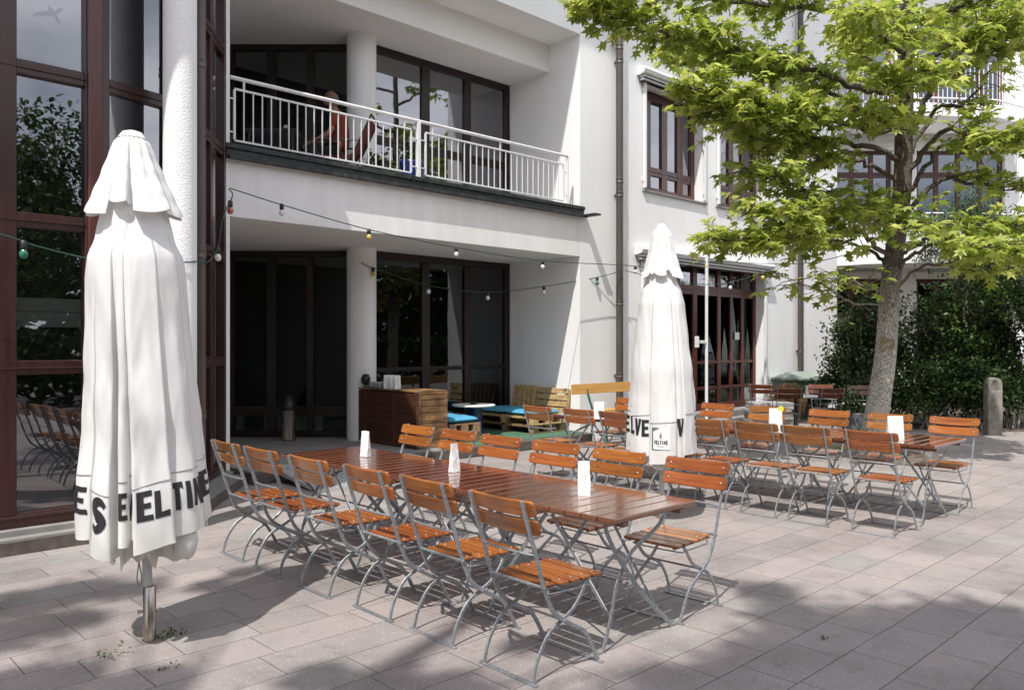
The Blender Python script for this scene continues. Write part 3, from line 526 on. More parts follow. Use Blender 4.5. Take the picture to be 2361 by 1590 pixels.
# round columns
for z0, z1 in ((.153, 3.178), (3.9, 6.528)):
    cbm = MB(); cbm.lathe([(.232, z0), (.232, z1)], 40, (7.22, 10.92, 0)); obj('column', cbm, 'smooth', B)
cbm = MB(); cbm.lathe([(.143, .11), (.143, 6.6)], 40, (2.90, 7.29, 0)); obj('column', cbm, 'plaster_coarse', B)
# recessed glazing, both floors: straight run behind the sofa, splayed run to the left of the column
for z0, z1, rails, gm, fm in ((3.92, 6.53, [(5.0, .14)], 'glass', 'frame_shade'), (.16, 3.178, [(1.245, .07)], 'glass_lounge', 'frame_shade')):
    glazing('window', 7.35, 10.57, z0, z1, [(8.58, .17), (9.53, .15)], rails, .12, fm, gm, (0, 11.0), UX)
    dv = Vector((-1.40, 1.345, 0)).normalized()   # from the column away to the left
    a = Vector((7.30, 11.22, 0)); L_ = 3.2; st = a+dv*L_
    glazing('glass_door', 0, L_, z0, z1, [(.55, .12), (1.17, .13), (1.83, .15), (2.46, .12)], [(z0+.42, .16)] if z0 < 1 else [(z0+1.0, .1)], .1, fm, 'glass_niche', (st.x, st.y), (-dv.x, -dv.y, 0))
# pale radiator panels inside the lower lights of the doors
for k0, k1 in ((.62, 1.08), (1.27, 1.6), (1.95, 2.35)):
    r_ = MB(); a0, a1 = a+dv*k0+Vector((.25, .25, 0)), a+dv*k1+Vector((.25, .25, 0))
    r_.add([(a0.x, a0.y, .22), (a1.x, a1.y, .22), (a1.x, a1.y, .52), (a0.x, a0.y, .52), (a0.x+.06, a0.y+.06, .22), (a1.x+.06, a1.y+.06, .22), (a1.x+.06, a1.y+.06, .52), (a0.x+.06, a0.y+.06, .52)], [(0, 1, 2, 3), (4, 7, 6, 5), (3, 2, 6, 7), (0, 4, 5, 1), (0, 3, 7, 4), (1, 5, 6, 2)]); obj('radiator', r_, 'curtain', B)
# balcony railing
rl = MB(); rl.tube([(4.3, 9.30, 4.85), (10.3, 9.30, 4.875)], .024, 12); rl.tube([(10.3, 9.30, 4.875), (10.3, 9.30, 4.05)], .02, 10)
rail = obj('railing', rl, 'whitemetal', B)
def panel(x0, x1, n):
    p = MB(); z0, z1 = 4.10, 4.72
    for z in (z0, z1): p.bbox(x0, x1, 9.288, 9.312, z-.012, z+.012, .003)
    for i in range(n+1):
        x = x0+(x1-x0)*i/n; e = .012 if i in (0, n) else .0065
        p.box(x-e, x+e, 9.30-e, 9.30+e, z0+.012, z1-.012)
    for i in (1, n-1, n//2):
        x = x0+(x1-x0)*i/n; p.box(x-.010, x+.010, 9.29, 9.31, z1+.012, 4.85)
    for z in (4.2, 4.6):
        p.box(x0-.1, x0-.014, 9.292, 9.308, z-.007, z+.007); p.box(x1+.014, x1+.1, 9.292, 9.308, z-.007, z+.007)
    obj('railing_panel', p, 'whitemetal', rail)
panel(4.35, 6.98, 22); panel(7.24, 10.2, 24)
pst = MB(); pst.bbox(7.08, 7.14, 9.27, 9.33, 4.03, 4.85, .006); obj('post', pst, 'whitemetal', rail)
# bay window: three facets of floor-high glazing on a plinth
def plinth_poly(off):
    pts = [(-3.0, 7.45), (2.28, 7.45), (3.06, 7.66), (4.2, 9.14)]; o_ = []
    nr = [(0, -1), (.12, -.99), (.55, -.82), (.78, -.62)]
    return [(x+a*off, y+b*off) for (x, y), (a, b) in zip(pts, nr)]
pl = MB(); q = plinth_poly(.18); pl.prism(q+[(4.2, 9.24), (-3.0, 9.24)], 0, .105); obj('plinth', pl, 'kerb', B)
pl = MB(); q = plinth_poly(.17); pl.prism(q+[(4.2, 9.24), (-3.0, 9.24)], .105, .125); q = plinth_poly(.06); pl.prism(q+[(4.2, 9.24), (-3.0, 9.24)], .125, .17); obj('plinth_top', pl, 'plinth', B)
HB = 6.6
rz_ = [(.255, .07), (1.465, .115), (2.67, .12), (3.91, .12), (5.08, .13)]
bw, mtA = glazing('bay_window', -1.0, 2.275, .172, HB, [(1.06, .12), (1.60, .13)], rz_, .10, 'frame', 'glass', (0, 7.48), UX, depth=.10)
po = MB(); po.bbox(2.185, 2.30, 7.425, 7.54, .172, HB, .008); obj('corner_post', po, 'frame_sunlit', B)
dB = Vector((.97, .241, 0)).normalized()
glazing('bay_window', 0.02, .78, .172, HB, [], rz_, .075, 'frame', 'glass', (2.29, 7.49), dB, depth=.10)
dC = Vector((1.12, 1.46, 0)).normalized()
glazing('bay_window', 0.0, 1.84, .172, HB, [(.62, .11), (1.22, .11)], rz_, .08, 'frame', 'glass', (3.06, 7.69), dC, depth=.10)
bs = MB(); bs.prism([(-6, 6.55), (2.2, 6.55), (3.2, 6.9), (4.19, 8.9), (4.19, 9.9), (-6, 9.9)], 6.6, 6.95); obj('bay_roof', bs, 'soffit', B)
bi = MB(); bi.box(-3, 4.0, 9.95, 10.05, 0, 6.6); bi.box(-3.0, -2.9, 7.5, 9.95, 0, 6.6); bi.prism([(-2.9, 7.65), (2.2, 7.65), (2.9, 7.85), (3.8, 9.0), (3.8, 9.9), (-2.9, 9.9)], 3.3, 3.36); bi.box(-3.0, -1.0, 7.45, 7.6, 0, 6.6); obj('interior_wall', bi, 'dark', B)
for z0, z1 in ((1.93, 2.04), (1.80, 1.925)):
    ib = MB(); ib.box(1.68, 2.17, 7.59, 7.61, z0, z1); obj('reflection_strip', ib, 'cream', B)  # pale strips stand in for a reflection of the balcony opposite
# faded bird-of-prey sticker on the top pane
bird = [(0, 0), (.03, .05), (.09, .08), (.16, .11), (.22, .14), (.20, .17), (.23, .21), (.26, .17), (.29, .15), (.36, .20), (.42, .22), (.40, .17), (.33, .10), (.34, .05), (.38, 0), (.34, -.01), (.30, .05), (.27, .07), (.20, .05), (.10, .02)]
bd = MB(); bd.add([(1.79+.55*x, 7.528, 4.355+.6*y) for x, y in bird], [tuple(range(len(bird)))]); 
m, nt, ns, L = mat('faded_sticker'); oo = N(ns, 'ShaderNodeOutputMaterial'); df = N(ns, 'ShaderNodeBsdfDiffuse'); df.inputs[0].default_value = (.16, .10, .16, 1); tr = N(ns, 'ShaderNodeBsdfTransparent'); mm = N(ns, 'ShaderNodeMixShader'); mm.inputs[0].default_value = .13; L.new(tr.outputs[0], mm.inputs[1]); L.new(df.outputs[0], mm.inputs[2]); L.new(mm.outputs[0], oo.inputs[0])
obj('bird_sticker', bd, m, B)
wl_ = MB(); wl_.lathe([(.02, 0), (.06, .02), (.075, .1), (.05, .16), (.02, .17)], 16, (7.1, 10.62, 1.03)); wl_.tube([(7.1, 10.69, 1.13), (7.15, 10.72, 1.16)], .02, 8); obj('wall_lamp', wl_, 'black', B)

# ------------------------------------------------------------------ splayed wing beyond the tree (built in "right / away" metres)
Wg = thing('apartment_wing', 'white apartment wing with rounded white balconies behind the tree', 'apartment block', cw(12, 23.5))
RW = Matrix.Rotation(-math.radians(44), 4, 'Z')
def ww(name, mb, m_, par): mb.v = [tuple(RW @ Vector(v)) for v in mb.v]; return obj(name, mb, m_, par)
YW = 22.0
holes = [(8.75, 10.35, 4.75, 6.95), (11.0, 13.4, 4.75, 6.95), (8.75, 10.35, .1, 3.45), (11.0, 13.4, .1, 3.45), (8.75, 10.35, 8.0, 10.6), (11.0, 13.4, 8.0, 10.6)]
wm_ = MB(); xs = [8.3, 8.75, 10.35, 11.0, 13.4, 24]; zs = [0, .1, 3.45, 4.75, 6.95, 8.0, 10.6, 12.2]
for i in range(5):
    for j in range(7):
        x0, x1, z0, z1 = xs[i], xs[i+1], zs[j], zs[j+1]
        if any(h[0] <= x0 and x1 <= h[1] and h[2] <= z0 and z1 <= h[3] for h in holes): continue
        wm_.box(x0, x1, YW, YW+.3, z0, z1)
ww('wall', wm_, 'plaster', Wg)
ro = MB(); ro.box(8.3, 24, 21.2, 27, 12.2, 12.5); ww('roof', ro, 'soffit', Wg)
im = MB(); im.box(8.3, 24, 25, 25.1, 0, 12.2); im.box(8.35, 24, 22.3, 25, 3.5, 4.6); im.box(8.35, 24, 22.3, 25, 7.0, 7.9); ww('interior_wall', im, 'dark', Wg)
dW = RW @ Vector((1, 0, 0)); oW = RW @ Vector((0, YW+.12, 0))
for x0, x1, z0, z1 in holes:
    nb = 3 if x1-x0 < 2 else 4
    win, _ = glazing('window', x0, x1, z0, z1, [(x0+(x1-x0)*k/nb, .12) for k in range(1, nb)], [(z0+(z1-z0)*.70, .15)], .1, 'frame_sunlit', 'glass', (oW.x, oW.y), dW, parent=Wg)
for x0, x1, z in ((8.6, 10.6, 3.62), (10.9, 13.6, 3.62), (10.9, 13.6, 7.12), (8.6, 10.6, 7.1)):
    a = MB(); a.bbox(x0, x1, YW-.2, YW-.004, z-.18, z, .03); ww('awning', a, 'cream', Wg)
gd = MB(); gd.box(8.8, 9.15, YW+.02, YW+.06, .3, 2.4); ww('door_leaf', gd, 'greendoor', Wg)
def balcony(pts, z, h, n):
    s = MB(); poly = pts+[(pts[-1][0], YW-.003), (pts[0][0], YW-.003)]; s.prism(poly[::-1], z, z+.32); sb = ww('balcony', s, 'plaster', Wg)
    r = MB(); ps = [Vector((x+.0, y+.05, 0)) for x, y in pts]
    ps = [Vector((ps[0].x+.05, YW-.05, 0))]+ps+[Vector((ps[-1].x-.05, YW-.05, 0))]
    for i in range(len(ps)-1):
        a_, b_ = ps[i], ps[i+1]
        for zz in (z+.45, z+h): r.tube([a_+Vector((0, 0, zz)), b_+Vector((0, 0, zz))], .022, 6)
        k = max(2, int((b_-a_).length/.115))
        for t in range(k+1): q = a_.lerp(b_, t/k); r.tube([q+Vector((0, 0, z+.2)), q+Vector((0, 0, z+h+.03))], .012, 4, smooth=False)
    ww('balcony_railing', r, 'whitemetal', sb)
balcony([(8.45, 21.3), (9.1, 20.7), (10.6, 20.35), (12.4, 20.5), (13.6, 21.2)], 3.72, 1.25, 0)
balcony([(8.35, 21.0), (9.0, 20.4), (10.5, 20.1), (12.2, 20.3), (13.4, 21.0)], 7.35, 1.35, 0)
balcony([(14.6, 21.2), (15.4, 20.4), (17.2, 20.1), (19, 20.3), (20, 21)], 3.72, 1.25, 0)
balcony([(11.9-.4, 19.9), (12.0, 19.3), (13.5, 18.9), (15.5, 18.9), (17, 20)], 7.15, 1.25, 0) if False else None
balcony([(14.2, 21.2), (14.6, 20.6), (16.2, 20.2), (18.2, 20.3), (19.4, 21)], 7.2, 1.35, 0)

# ------------------------------------------------------------------ folding chairs (local +X looks at the table, Z up)
POST = crom([(-.085, 0, .905), (-.057, 0, .817), (-.028, 0, .73), (.008, 0, .632), (.035, 0, .54), (.063, 0, .462), (.105, 0, .365), (.145, 0, .315), (.205, 0, .272), (.28, 0, .228), (.352, 0, .185), (.405, 0, .11), (.438, 0, .05), (.462, 0, .004)], 2)
REAR = crom([(.0, 0, .004), (.022, 0, .089), (.063, 0, .166), (.12, 0, .231), (.205, 0, .272), (.28, 0, .308), (.33, 0, .356), (.368, 0, .407), (.40, 0, .442)], 2)
def slat(mb, L, h, th, mtx, curve=0.0, mi=0, n=8):
    # board of length L along local Y, rounded corners, optional hollow
    bm = bmesh.new(); bmesh.ops.create_cube(bm, size=1)
    for v in bm.verts: v.co = Vector((v.co.x*th, v.co.y*L, v.co.z*h))
    bmesh.ops.bevel(bm, geom=[e for e in bm.edges if abs((e.verts[0].co-e.verts[1].co).x) > th*.5], offset=min(h*.28, .02), segments=3, affect='EDGES', profile=.5)
    bmesh.ops.bevel(bm, geom=[e for e in bm.edges if abs((e.verts[0].co-e.verts[1].co).x) < 1e-5], offset=.0035, segments=1, affect='EDGES', profile=.5)
    if curve:
        bmesh.ops.bisect_plane
        for k in range(1, n):
            y = -L/2+L*k/n
            bmesh.ops.bisect_plane(bm, geom=list(bm.verts)+list(bm.edges)+list(bm.faces), plane_co=(0, y, 0), plane_no=(0, 1, 0))
        for v in bm.verts: v.co.x += curve*((2*v.co.y/L)**2-.3)
    mb.bm(bm, mi, mtx)
def build_chair(woodmat, name='folding_chair'):
    root = thing(name, 'chair', 'chair')
    W2 = .195; side = Vector((0, 1, 0))
    seat = MB()
    xs = [.085+.083*k for k in range(5)]
    for k, x in enumerate(xs):
        mt = Matrix.Translation((x+.04, 0, .462-.004*k*.4)) @ Matrix.Rotation(math.radians(3), 4, 'Y') @ Matrix.Rotation(PI/2, 4, 'Y')
        slat(seat, .365 if k == 0 else .40, .071, .016, mt)
        for y in (-.155, .155):
            seat.lathe([(.0055, 0), (.0048, .002), (.0015, .0032)], 8, (x+.04, y, .4695-.0016*k), 1)
    obj('seat', seat, [woodmat, 'rivet'], root)
    back = MB()
    for zc, xc in ((.862, -.072), (.768, -.040)):
        tilt = math.atan2(.032, .094)
        mt = Matrix.Translation((xc+.021, 0, zc)) @ Matrix.Rotation(-tilt, 4, 'Y')
        slat(back, .475, .082, .017, mt, curve=.016)
        for y in (-.195, .195): back.lathe([(.0075, 0), (.0065, .003), (.002, .0045)], 8, (0, 0, 0), 1, mtx=mt @ Matrix.Translation((.0155, y, 0)) @ Matrix.Rotation(PI/2, 4, 'Y'))
    obj('backrest', back, [woodmat, 'rivet'], root)
    for s in (-1, 1):
        l = MB(); l.bar([(p.x, s*W2, p.z) for p in POST], side, .024, .011); obj('leg', l, 'steel', root)
        l = MB(); l.bar([(p.x, s*(W2-.014), p.z) for p in REAR], side, .022, .010)
        l.lathe([(.010, -.008), (.010, .012)], 8, (.205, s*(W2+.003), .272), mtx=Matrix.Rotation(PI/2, 4, 'X')); obj('leg', l, 'steel', root)
    for x, yy in ((.0, W2+.018), (.462, W2+.03)):
        b = MB(); b.bbox(x-.013, x+.013, -yy, yy, .0005, .009, .002); obj('floor_bar', b, 'steel', root)
    cb = MB(); cb.tube(crom([(.010, -W2, .628), (-.012, -.1, .632), (-.02, 0, .634), (-.012, .1, .632), (.010, W2, .628)], 4), .0065, 7); obj('crossbar', cb, 'steel', root)
    cb = MB(); cb.tube([(.062, -W2-.012, .462), (.062, W2+.012, .462)], .0085, 8); obj('crossbar', cb, 'steel', root)
    cb = MB(); cb.tube([(.205, -W2, .272), (.205, W2, .272)], .0065, 7); obj('crossbar', cb, 'steel', root)
    sf = MB()
    for s in (-1, 1): sf.bar([(.085, s*.165, .444), (.48, s*.165, .438)], (0, 0, 1), .02, .008); 
    sf.tube(crom([(.12, -.17, .432), (.13, -.175, .415), (.36, -.175, .41), (.42, -.15, .409), (.42, .15, .409), (.36, .175, .41), (.13, .175, .415), (.12, .17, .432)], 3), .0045, 6)
    obj('seat_frame', sf, 'steel', root)
    return root
chair0 = build_chair('chairwood'); used = [False]
dchair0 = build_chair('shadechair', 'folding_chair'); dused = [False]
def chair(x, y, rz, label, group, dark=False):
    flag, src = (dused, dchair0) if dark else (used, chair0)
    c = copy_tree(src) if flag[0] else src
    flag[0] = True; c['group'] = group
    place(c, (x, y, 0), rz+math.radians(random.uniform(-2.2, 2.2)), label)
    return c
ORD = ['first', 'second', 'third', 'fourth', 'fifth', 'sixth', 'seventh', 'eighth']
G1 = 'chairs along the left side of the front table row'; G2 = 'chairs along the right side of the front table row'
for i, y in enumerate([2.935, 3.59, 4.17, 4.81, 5.47, 6.04]):
    lab = 'orange slatted chair nearest the camera, front left of the front tables' if i == 0 else 'orange slatted chair in the left row of the front tables, %s counted from the camera' % ORD[i] if i < 5 else 'orange slatted chair at the far left end of the front tables, beside the bay window'
    chair(2.835+random.uniform(-.03, .03)+(.0 if i else -.02), y, 0, lab, G1)
for i, y in enumerate([2.965, 3.60, 4.235, 4.845, 5.41, 5.985]):
    lab = 'orange slatted chair standing clear at the right front corner of the front tables' if i == 0 else 'orange slatted chair behind the front tables facing the camera, %s from the right' % ORD[i] if i < 5 else 'orange slatted chair at the far end of the front tables, before the crate bar'
    chair(4.50+random.uniform(-.02, .03), y, PI, lab, G2)
G3 = 'chairs along the near side of the rear table row'; G4 = 'chairs along the far side of the rear table row'
LN = ['orange slatted chair seen from behind at the right end of the rear tables', 'orange slatted chair seen from behind at the rear tables, second from the right', 'orange slatted chair seen from behind at the rear tables, third from the right', 'orange slatted chair just right of the far closed parasol, half behind it', 'orange slatted chair hidden behind the far closed parasol', 'orange slatted chair seen from behind just left of the far closed parasol', 'orange slatted chair seen from behind left of the far parasol, middle of three', 'orange slatted chair seen from behind before the pallet sofa, leftmost at the rear tables']
for i, y in enumerate([2.89, 3.49, 3.99, 4.54, 5.12, 5.71, 6.28, 6.93]): chair(7.17+random.uniform(-.02, .02), y, 0, LN[i], G3)
LF = ['orange slatted chair facing the camera at the far right corner of the rear tables', 'orange slatted chair facing the camera directly before the tree trunk', 'orange slatted chair facing the camera left of the tree trunk', 'orange slatted chair facing the camera behind the yellow dotted menu card', 'orange slatted chair facing the camera right of the far parasol below the white pole', 'orange slatted chair facing the camera below the ochre bench, left of the far parasol']
for i, y in enumerate([2.835, 3.48, 4.15, 4.92, 5.62, 7.03]): chair(9.03+random.uniform(-.02, .02), y, PI, LF[i], G4)
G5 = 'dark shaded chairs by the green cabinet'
for X, Y, rz, lab in ((4.75, 13.9, math.radians(38), 'shade-toned slatted chair seen from behind, left of the pale round table'), (5.52, 14.0, math.radians(50), 'shade-toned slatted chair seen from behind, between the pale round table and the trunk'), (4.75, 15.4, math.radians(20), 'shade-toned slatted chair at the corner of the terrace door, leftmost of the shaded group'), (5.85, 15.3, math.radians(-134), 'shade-toned slatted chair facing the camera beside the shrubs, behind the pale round table'), (6.42, 14.9, math.radians(-128), 'shade-toned slatted chair half hidden behind the tree trunk')):
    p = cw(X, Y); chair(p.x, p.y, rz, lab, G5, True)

# ------------------------------------------------------------------ folding tables
def build_table(W):
    root = thing('folding_table', 'table', 'table'); Lt = 1.172; n = 10; pt = Lt/n
    top = MB()
    for k in range(n):
        top.bbox(0, W, k*pt+.0045, (k+1)*pt-.0045, .717, .747, .006, seg=2)
        for x in (.12, W-.12): top.lathe([(.006, 0), (.004, .0015)], 8, (x, (k+.5)*pt, .7470), 1, cap=True)
    for x in (.10, W-.14): top.bbox(x, x+.05, .02, Lt-.02, .685, .716, .004)
    obj('tabletop', top, ['tablewood', 'tablewood'], root)
    for y, sgn in ((.12, 1), (Lt-.12, -1)):
        l = MB(); l.bar(crom([(.07, y, .685), (.10, y, .62), (.20, y, .475), (.42, y, .235), (.66, y, .03), (.685, y, .006), (.73, y, .004)], 4), (0, 1, 0), .030, .009); obj('leg', l, 'steel', root)
        l = MB(); y2 = y+.016*sgn; l.bar(crom([(W-.12, y2, .685), (W-.20, y2, .60), (.33, y2, .505), (.235, y2, .41), (.185, y2, .33), (.135, y2, .16), (.075, y2, .02), (.055, y2, .006), (.03, y2, .004)], 4), (0, 1, 0), .028, .009); obj('leg', l, 'steel', root)
        b = MB(); b.bar([(.14, y2+.008*sgn, .17), (.13, y2+.43*sgn, .675)], (1, 0, 0), .026, .006); obj('brace', b, 'steel', root)
        b = MB(); b.bar([(.57, y+.012*sgn, .10), (.60, y+.45*sgn, .675)], (1, 0, 0), .022, .006); obj('brace', b, 'steel', root)
    cbm = MB(); cbm.tube([(.235, .12, .41), (.235, Lt-.12, .41)], .007, 7); obj('crossbar', cbm, 'steel', root)
    return root
tb1 = build_table(.76)
for i, lab in enumerate(('glossy brown slatted table at the near end of the front row', 'glossy brown slatted table in the middle of the front row', 'glossy brown slatted table at the far end of the front row')):
    t = tb1 if i == 0 else copy_tree(tb1); place(t, (3.29+.012*(i == 1), 2.645+1.18*i, -.0015*i), 0, lab); t['group'] = 'front row of slatted tables'
tb2 = build_table(.88)
for i, lab in enumerate(('glossy brown slatted table at the right end of the rear row', 'brown slatted table second from the right in the rear row, with the yellow dotted card', 'brown slatted table of the rear row behind the far parasol', 'brown slatted table at the left end of the rear row, before the ochre bench')):
    t = tb2 if i == 0 else copy_tree(tb2); place(t, (7.74+.01*(i % 2), 2.575+1.18*i, -.0012*i), 0, lab); t['group'] = 'rear row of slatted tables'

# ------------------------------------------------------------------ paper bags and cards on the tables
def bag(x, y, z, h, wd, label, rz, group, name='paper_bag', thick=.05):
    r = thing(name, label, 'paper bag', (x, y, z), rz, group)
    m = MB(); n = 7; vs = []; t2, w2 = thick/2, wd/2
    for k in range(n):
        f = k/(n-1); th = t2*(1-f*.86); wv = w2*(1-.06*f)
        j = lambda s: random.uniform(-.002, .002)
        z_ = h*f
        vs += [(-th+j(0), -wv+j(0), z_), (th+j(0), -wv+j(0), z_), (th*.6+j(0), 0, z_+.003*f), (th+j(0), wv+j(0), z_), (-th+j(0), wv+j(0), z_), (-th*1.02+j(0), 0, z_+.004*f)]
    fs = [(a*6+k, a*6+(k+1) % 6, (a+1)*6+(k+1) % 6, (a+1)*6+k) for a in range(n-1) for k in range(6)]
    m.add(vs, fs+[(0, 5, 4, 3, 2, 1)]); obj('bag', m, 'paper', r, world=False)
    p = MB()
    for k in range(5):
        zz = h*(.3+.1*k); p.bar([(-t2*(1-zz/h*.86)-.0025, -wd*.12+random.uniform(-.01, .01), zz-.012), (-t2*(1-zz/h*.86)-.0018, wd*.12+random.uniform(-.01, .01), zz+.006)], (1, 0, 0), .0022, .0008)
    obj('print', p, 'faintprint', r, world=False); return r
GB = 'white paper bags on the front tables'
bag(3.69, 3.20, .7475, .205, .075, 'crumpled white paper bag on the nearest front table', math.radians(-44)+PI/2, GB)
bag(3.715, 4.44, .7475, .20, .072, 'crumpled white paper bag on the middle front table', math.radians(10)+PI/2, GB)
bag(3.70, 5.54, .7475, .205, .075, 'crumpled white paper bag on the far front table', math.radians(-70)+PI/2, GB)
for x, y, h, wd, lab, yel in ((8.08, 4.29, .225, .135, 'white menu card with a yellow dot on the rear tables', True), (8.14, 3.07, .215, .15, 'white menu card on the right end of the rear tables', False), (7.64, 6.38, .21, .12, 'white menu card at the left end of the rear tables', False)):
    r = thing('menu_card', lab, 'menu card', (x, y, .7475), math.radians(46)+PI, 'menu cards on the rear tables')
    m = MB()
    m.add([(-.03, -wd/2, 0), (-.03, wd/2, 0), (0, wd/2, h), (0, -wd/2, h), (.03, -wd/2, 0), (.03, wd/2, 0), (.0008, wd/2, h), (.0008, -wd/2, h)], [(0, 1, 2, 3), (4, 7, 6, 5)]); obj('card', m, 'paper', r, world=False)
    p = MB()
    for k in range(6): zz = h*(.3+.09*k); xx = .03*(1-zz/h)+.0012; p.add([(xx, -wd*.3, zz), (xx, wd*random.uniform(.0, .3), zz), (xx-.0003, wd*.2, zz+.004), (xx-.0003, -wd*.3, zz+.004)], [(0, 1, 2, 3)])
    obj('print', p, 'faintprint', r, world=False)
    if yel:
        s = MB(); s.lathe([(.032, 0), (.032, .002)], 20, (0, 0, 0), mtx=Matrix.Translation((.003, wd*.42, h-.008)) @ Matrix.Rotation(PI/2, 4, 'Y')); obj('sticker', s, 'yellow', r, world=False)

# ------------------------------------------------------------------ closed parasols
def q3(a, b, c, f): return a*(1-f)*(1-2*f)+4*b*f*(1-f)+c*f*(2*f-1) if False else (a*(1-f)**2+(4*b-a-c)*f*(1-f)+c*f*f if False else a*(2*f*f-3*f+1)+b*(4*f-4*f*f)+c*(2*f*f-f))
def interp(tbl, z):
    if z <= tbl[0][0]: return tbl[0][1]
    for (a, b), (c, d) in zip(tbl, tbl[1:]):
        if z <= c: f = (z-a)/(c-a); f = f*f*(3-2*f)*.5+f*.5; return b+(d-b)*f
    return tbl[-1][1]
def strip(pts, ws): return pts, ws
LET = {
 'E': [((0, 0), (.44, 0), (.42, 1), (0, 1)), ((.4, 0), (1, 0), (.97, .19), (.4, .19)), ((.4, .42), (.86, .41), (.86, .60), (.4, .59)), ((.4, .81), (.95, .81), (.95, 1), (.4, 1))],
 'L': [((0, 0), (.45, 0), (.43, 1), (.02, 1)), ((.4, 0), (1, .0), (.98, .24), (.4, .19))],
 'T': [((.30, 0), (.71, 0), (.70, .86), (.31, .86)), ((0, .80), (1, .80), (1, 1), (0, 1)), ((0, .72), (.12, .80), (0, .80), (-.02, .76)), ((.88, .80), (1, .72), (1.02, .76), (1, .80))],
 'I': [((.22, 0), (.78, 0), (.76, 1), (.24, 1))],
 'N': [((0, 0), (.31, 0), (.30, 1), (0, 1)), ((.69, 0), (1, 0), (1, 1), (.70, 1)), ((.0, 1), (.34, 1), (1, 0), (.66, 0))],
 'V': [((0, 1), (.44, 1), (.64, 0), (.34, 0)), ((.68, 1), (1, 1), (.64, 0), (.42, 0))],
 'S': None}
SP = crom([(.93, .78, 0), (.80, .93, 0), (.55, .97, 0), (.28, .86, 0), (.22, .70, 0), (.42, .55, 0), (.68, .42, 0), (.78, .26, 0), (.62, .09, 0), (.35, .03, 0), (.08, .16, 0)], 3)
def letter_quads(ch):
    if ch != 'S': return LET[ch]
    o = []; n = len(SP)
    for i in range(n-1):
        def off(j):
            d = (SP[min(j+1, n-1)]-SP[max(j-1, 0)]).normalized(); f = j/(n-1); wd = .07+.15*math.sin(PI*min(max(f, .05), .95))
            return SP[j]+Vector((-d.y, d.x, 0))*wd, SP[j]-Vector((-d.y, d.x, 0))*wd
        a, b = off(i); c, d = off(i+1); o.append(((a.x, a.y), (b.x, b.y), (d.x, d.y), (c.x, c.y)))
    return o
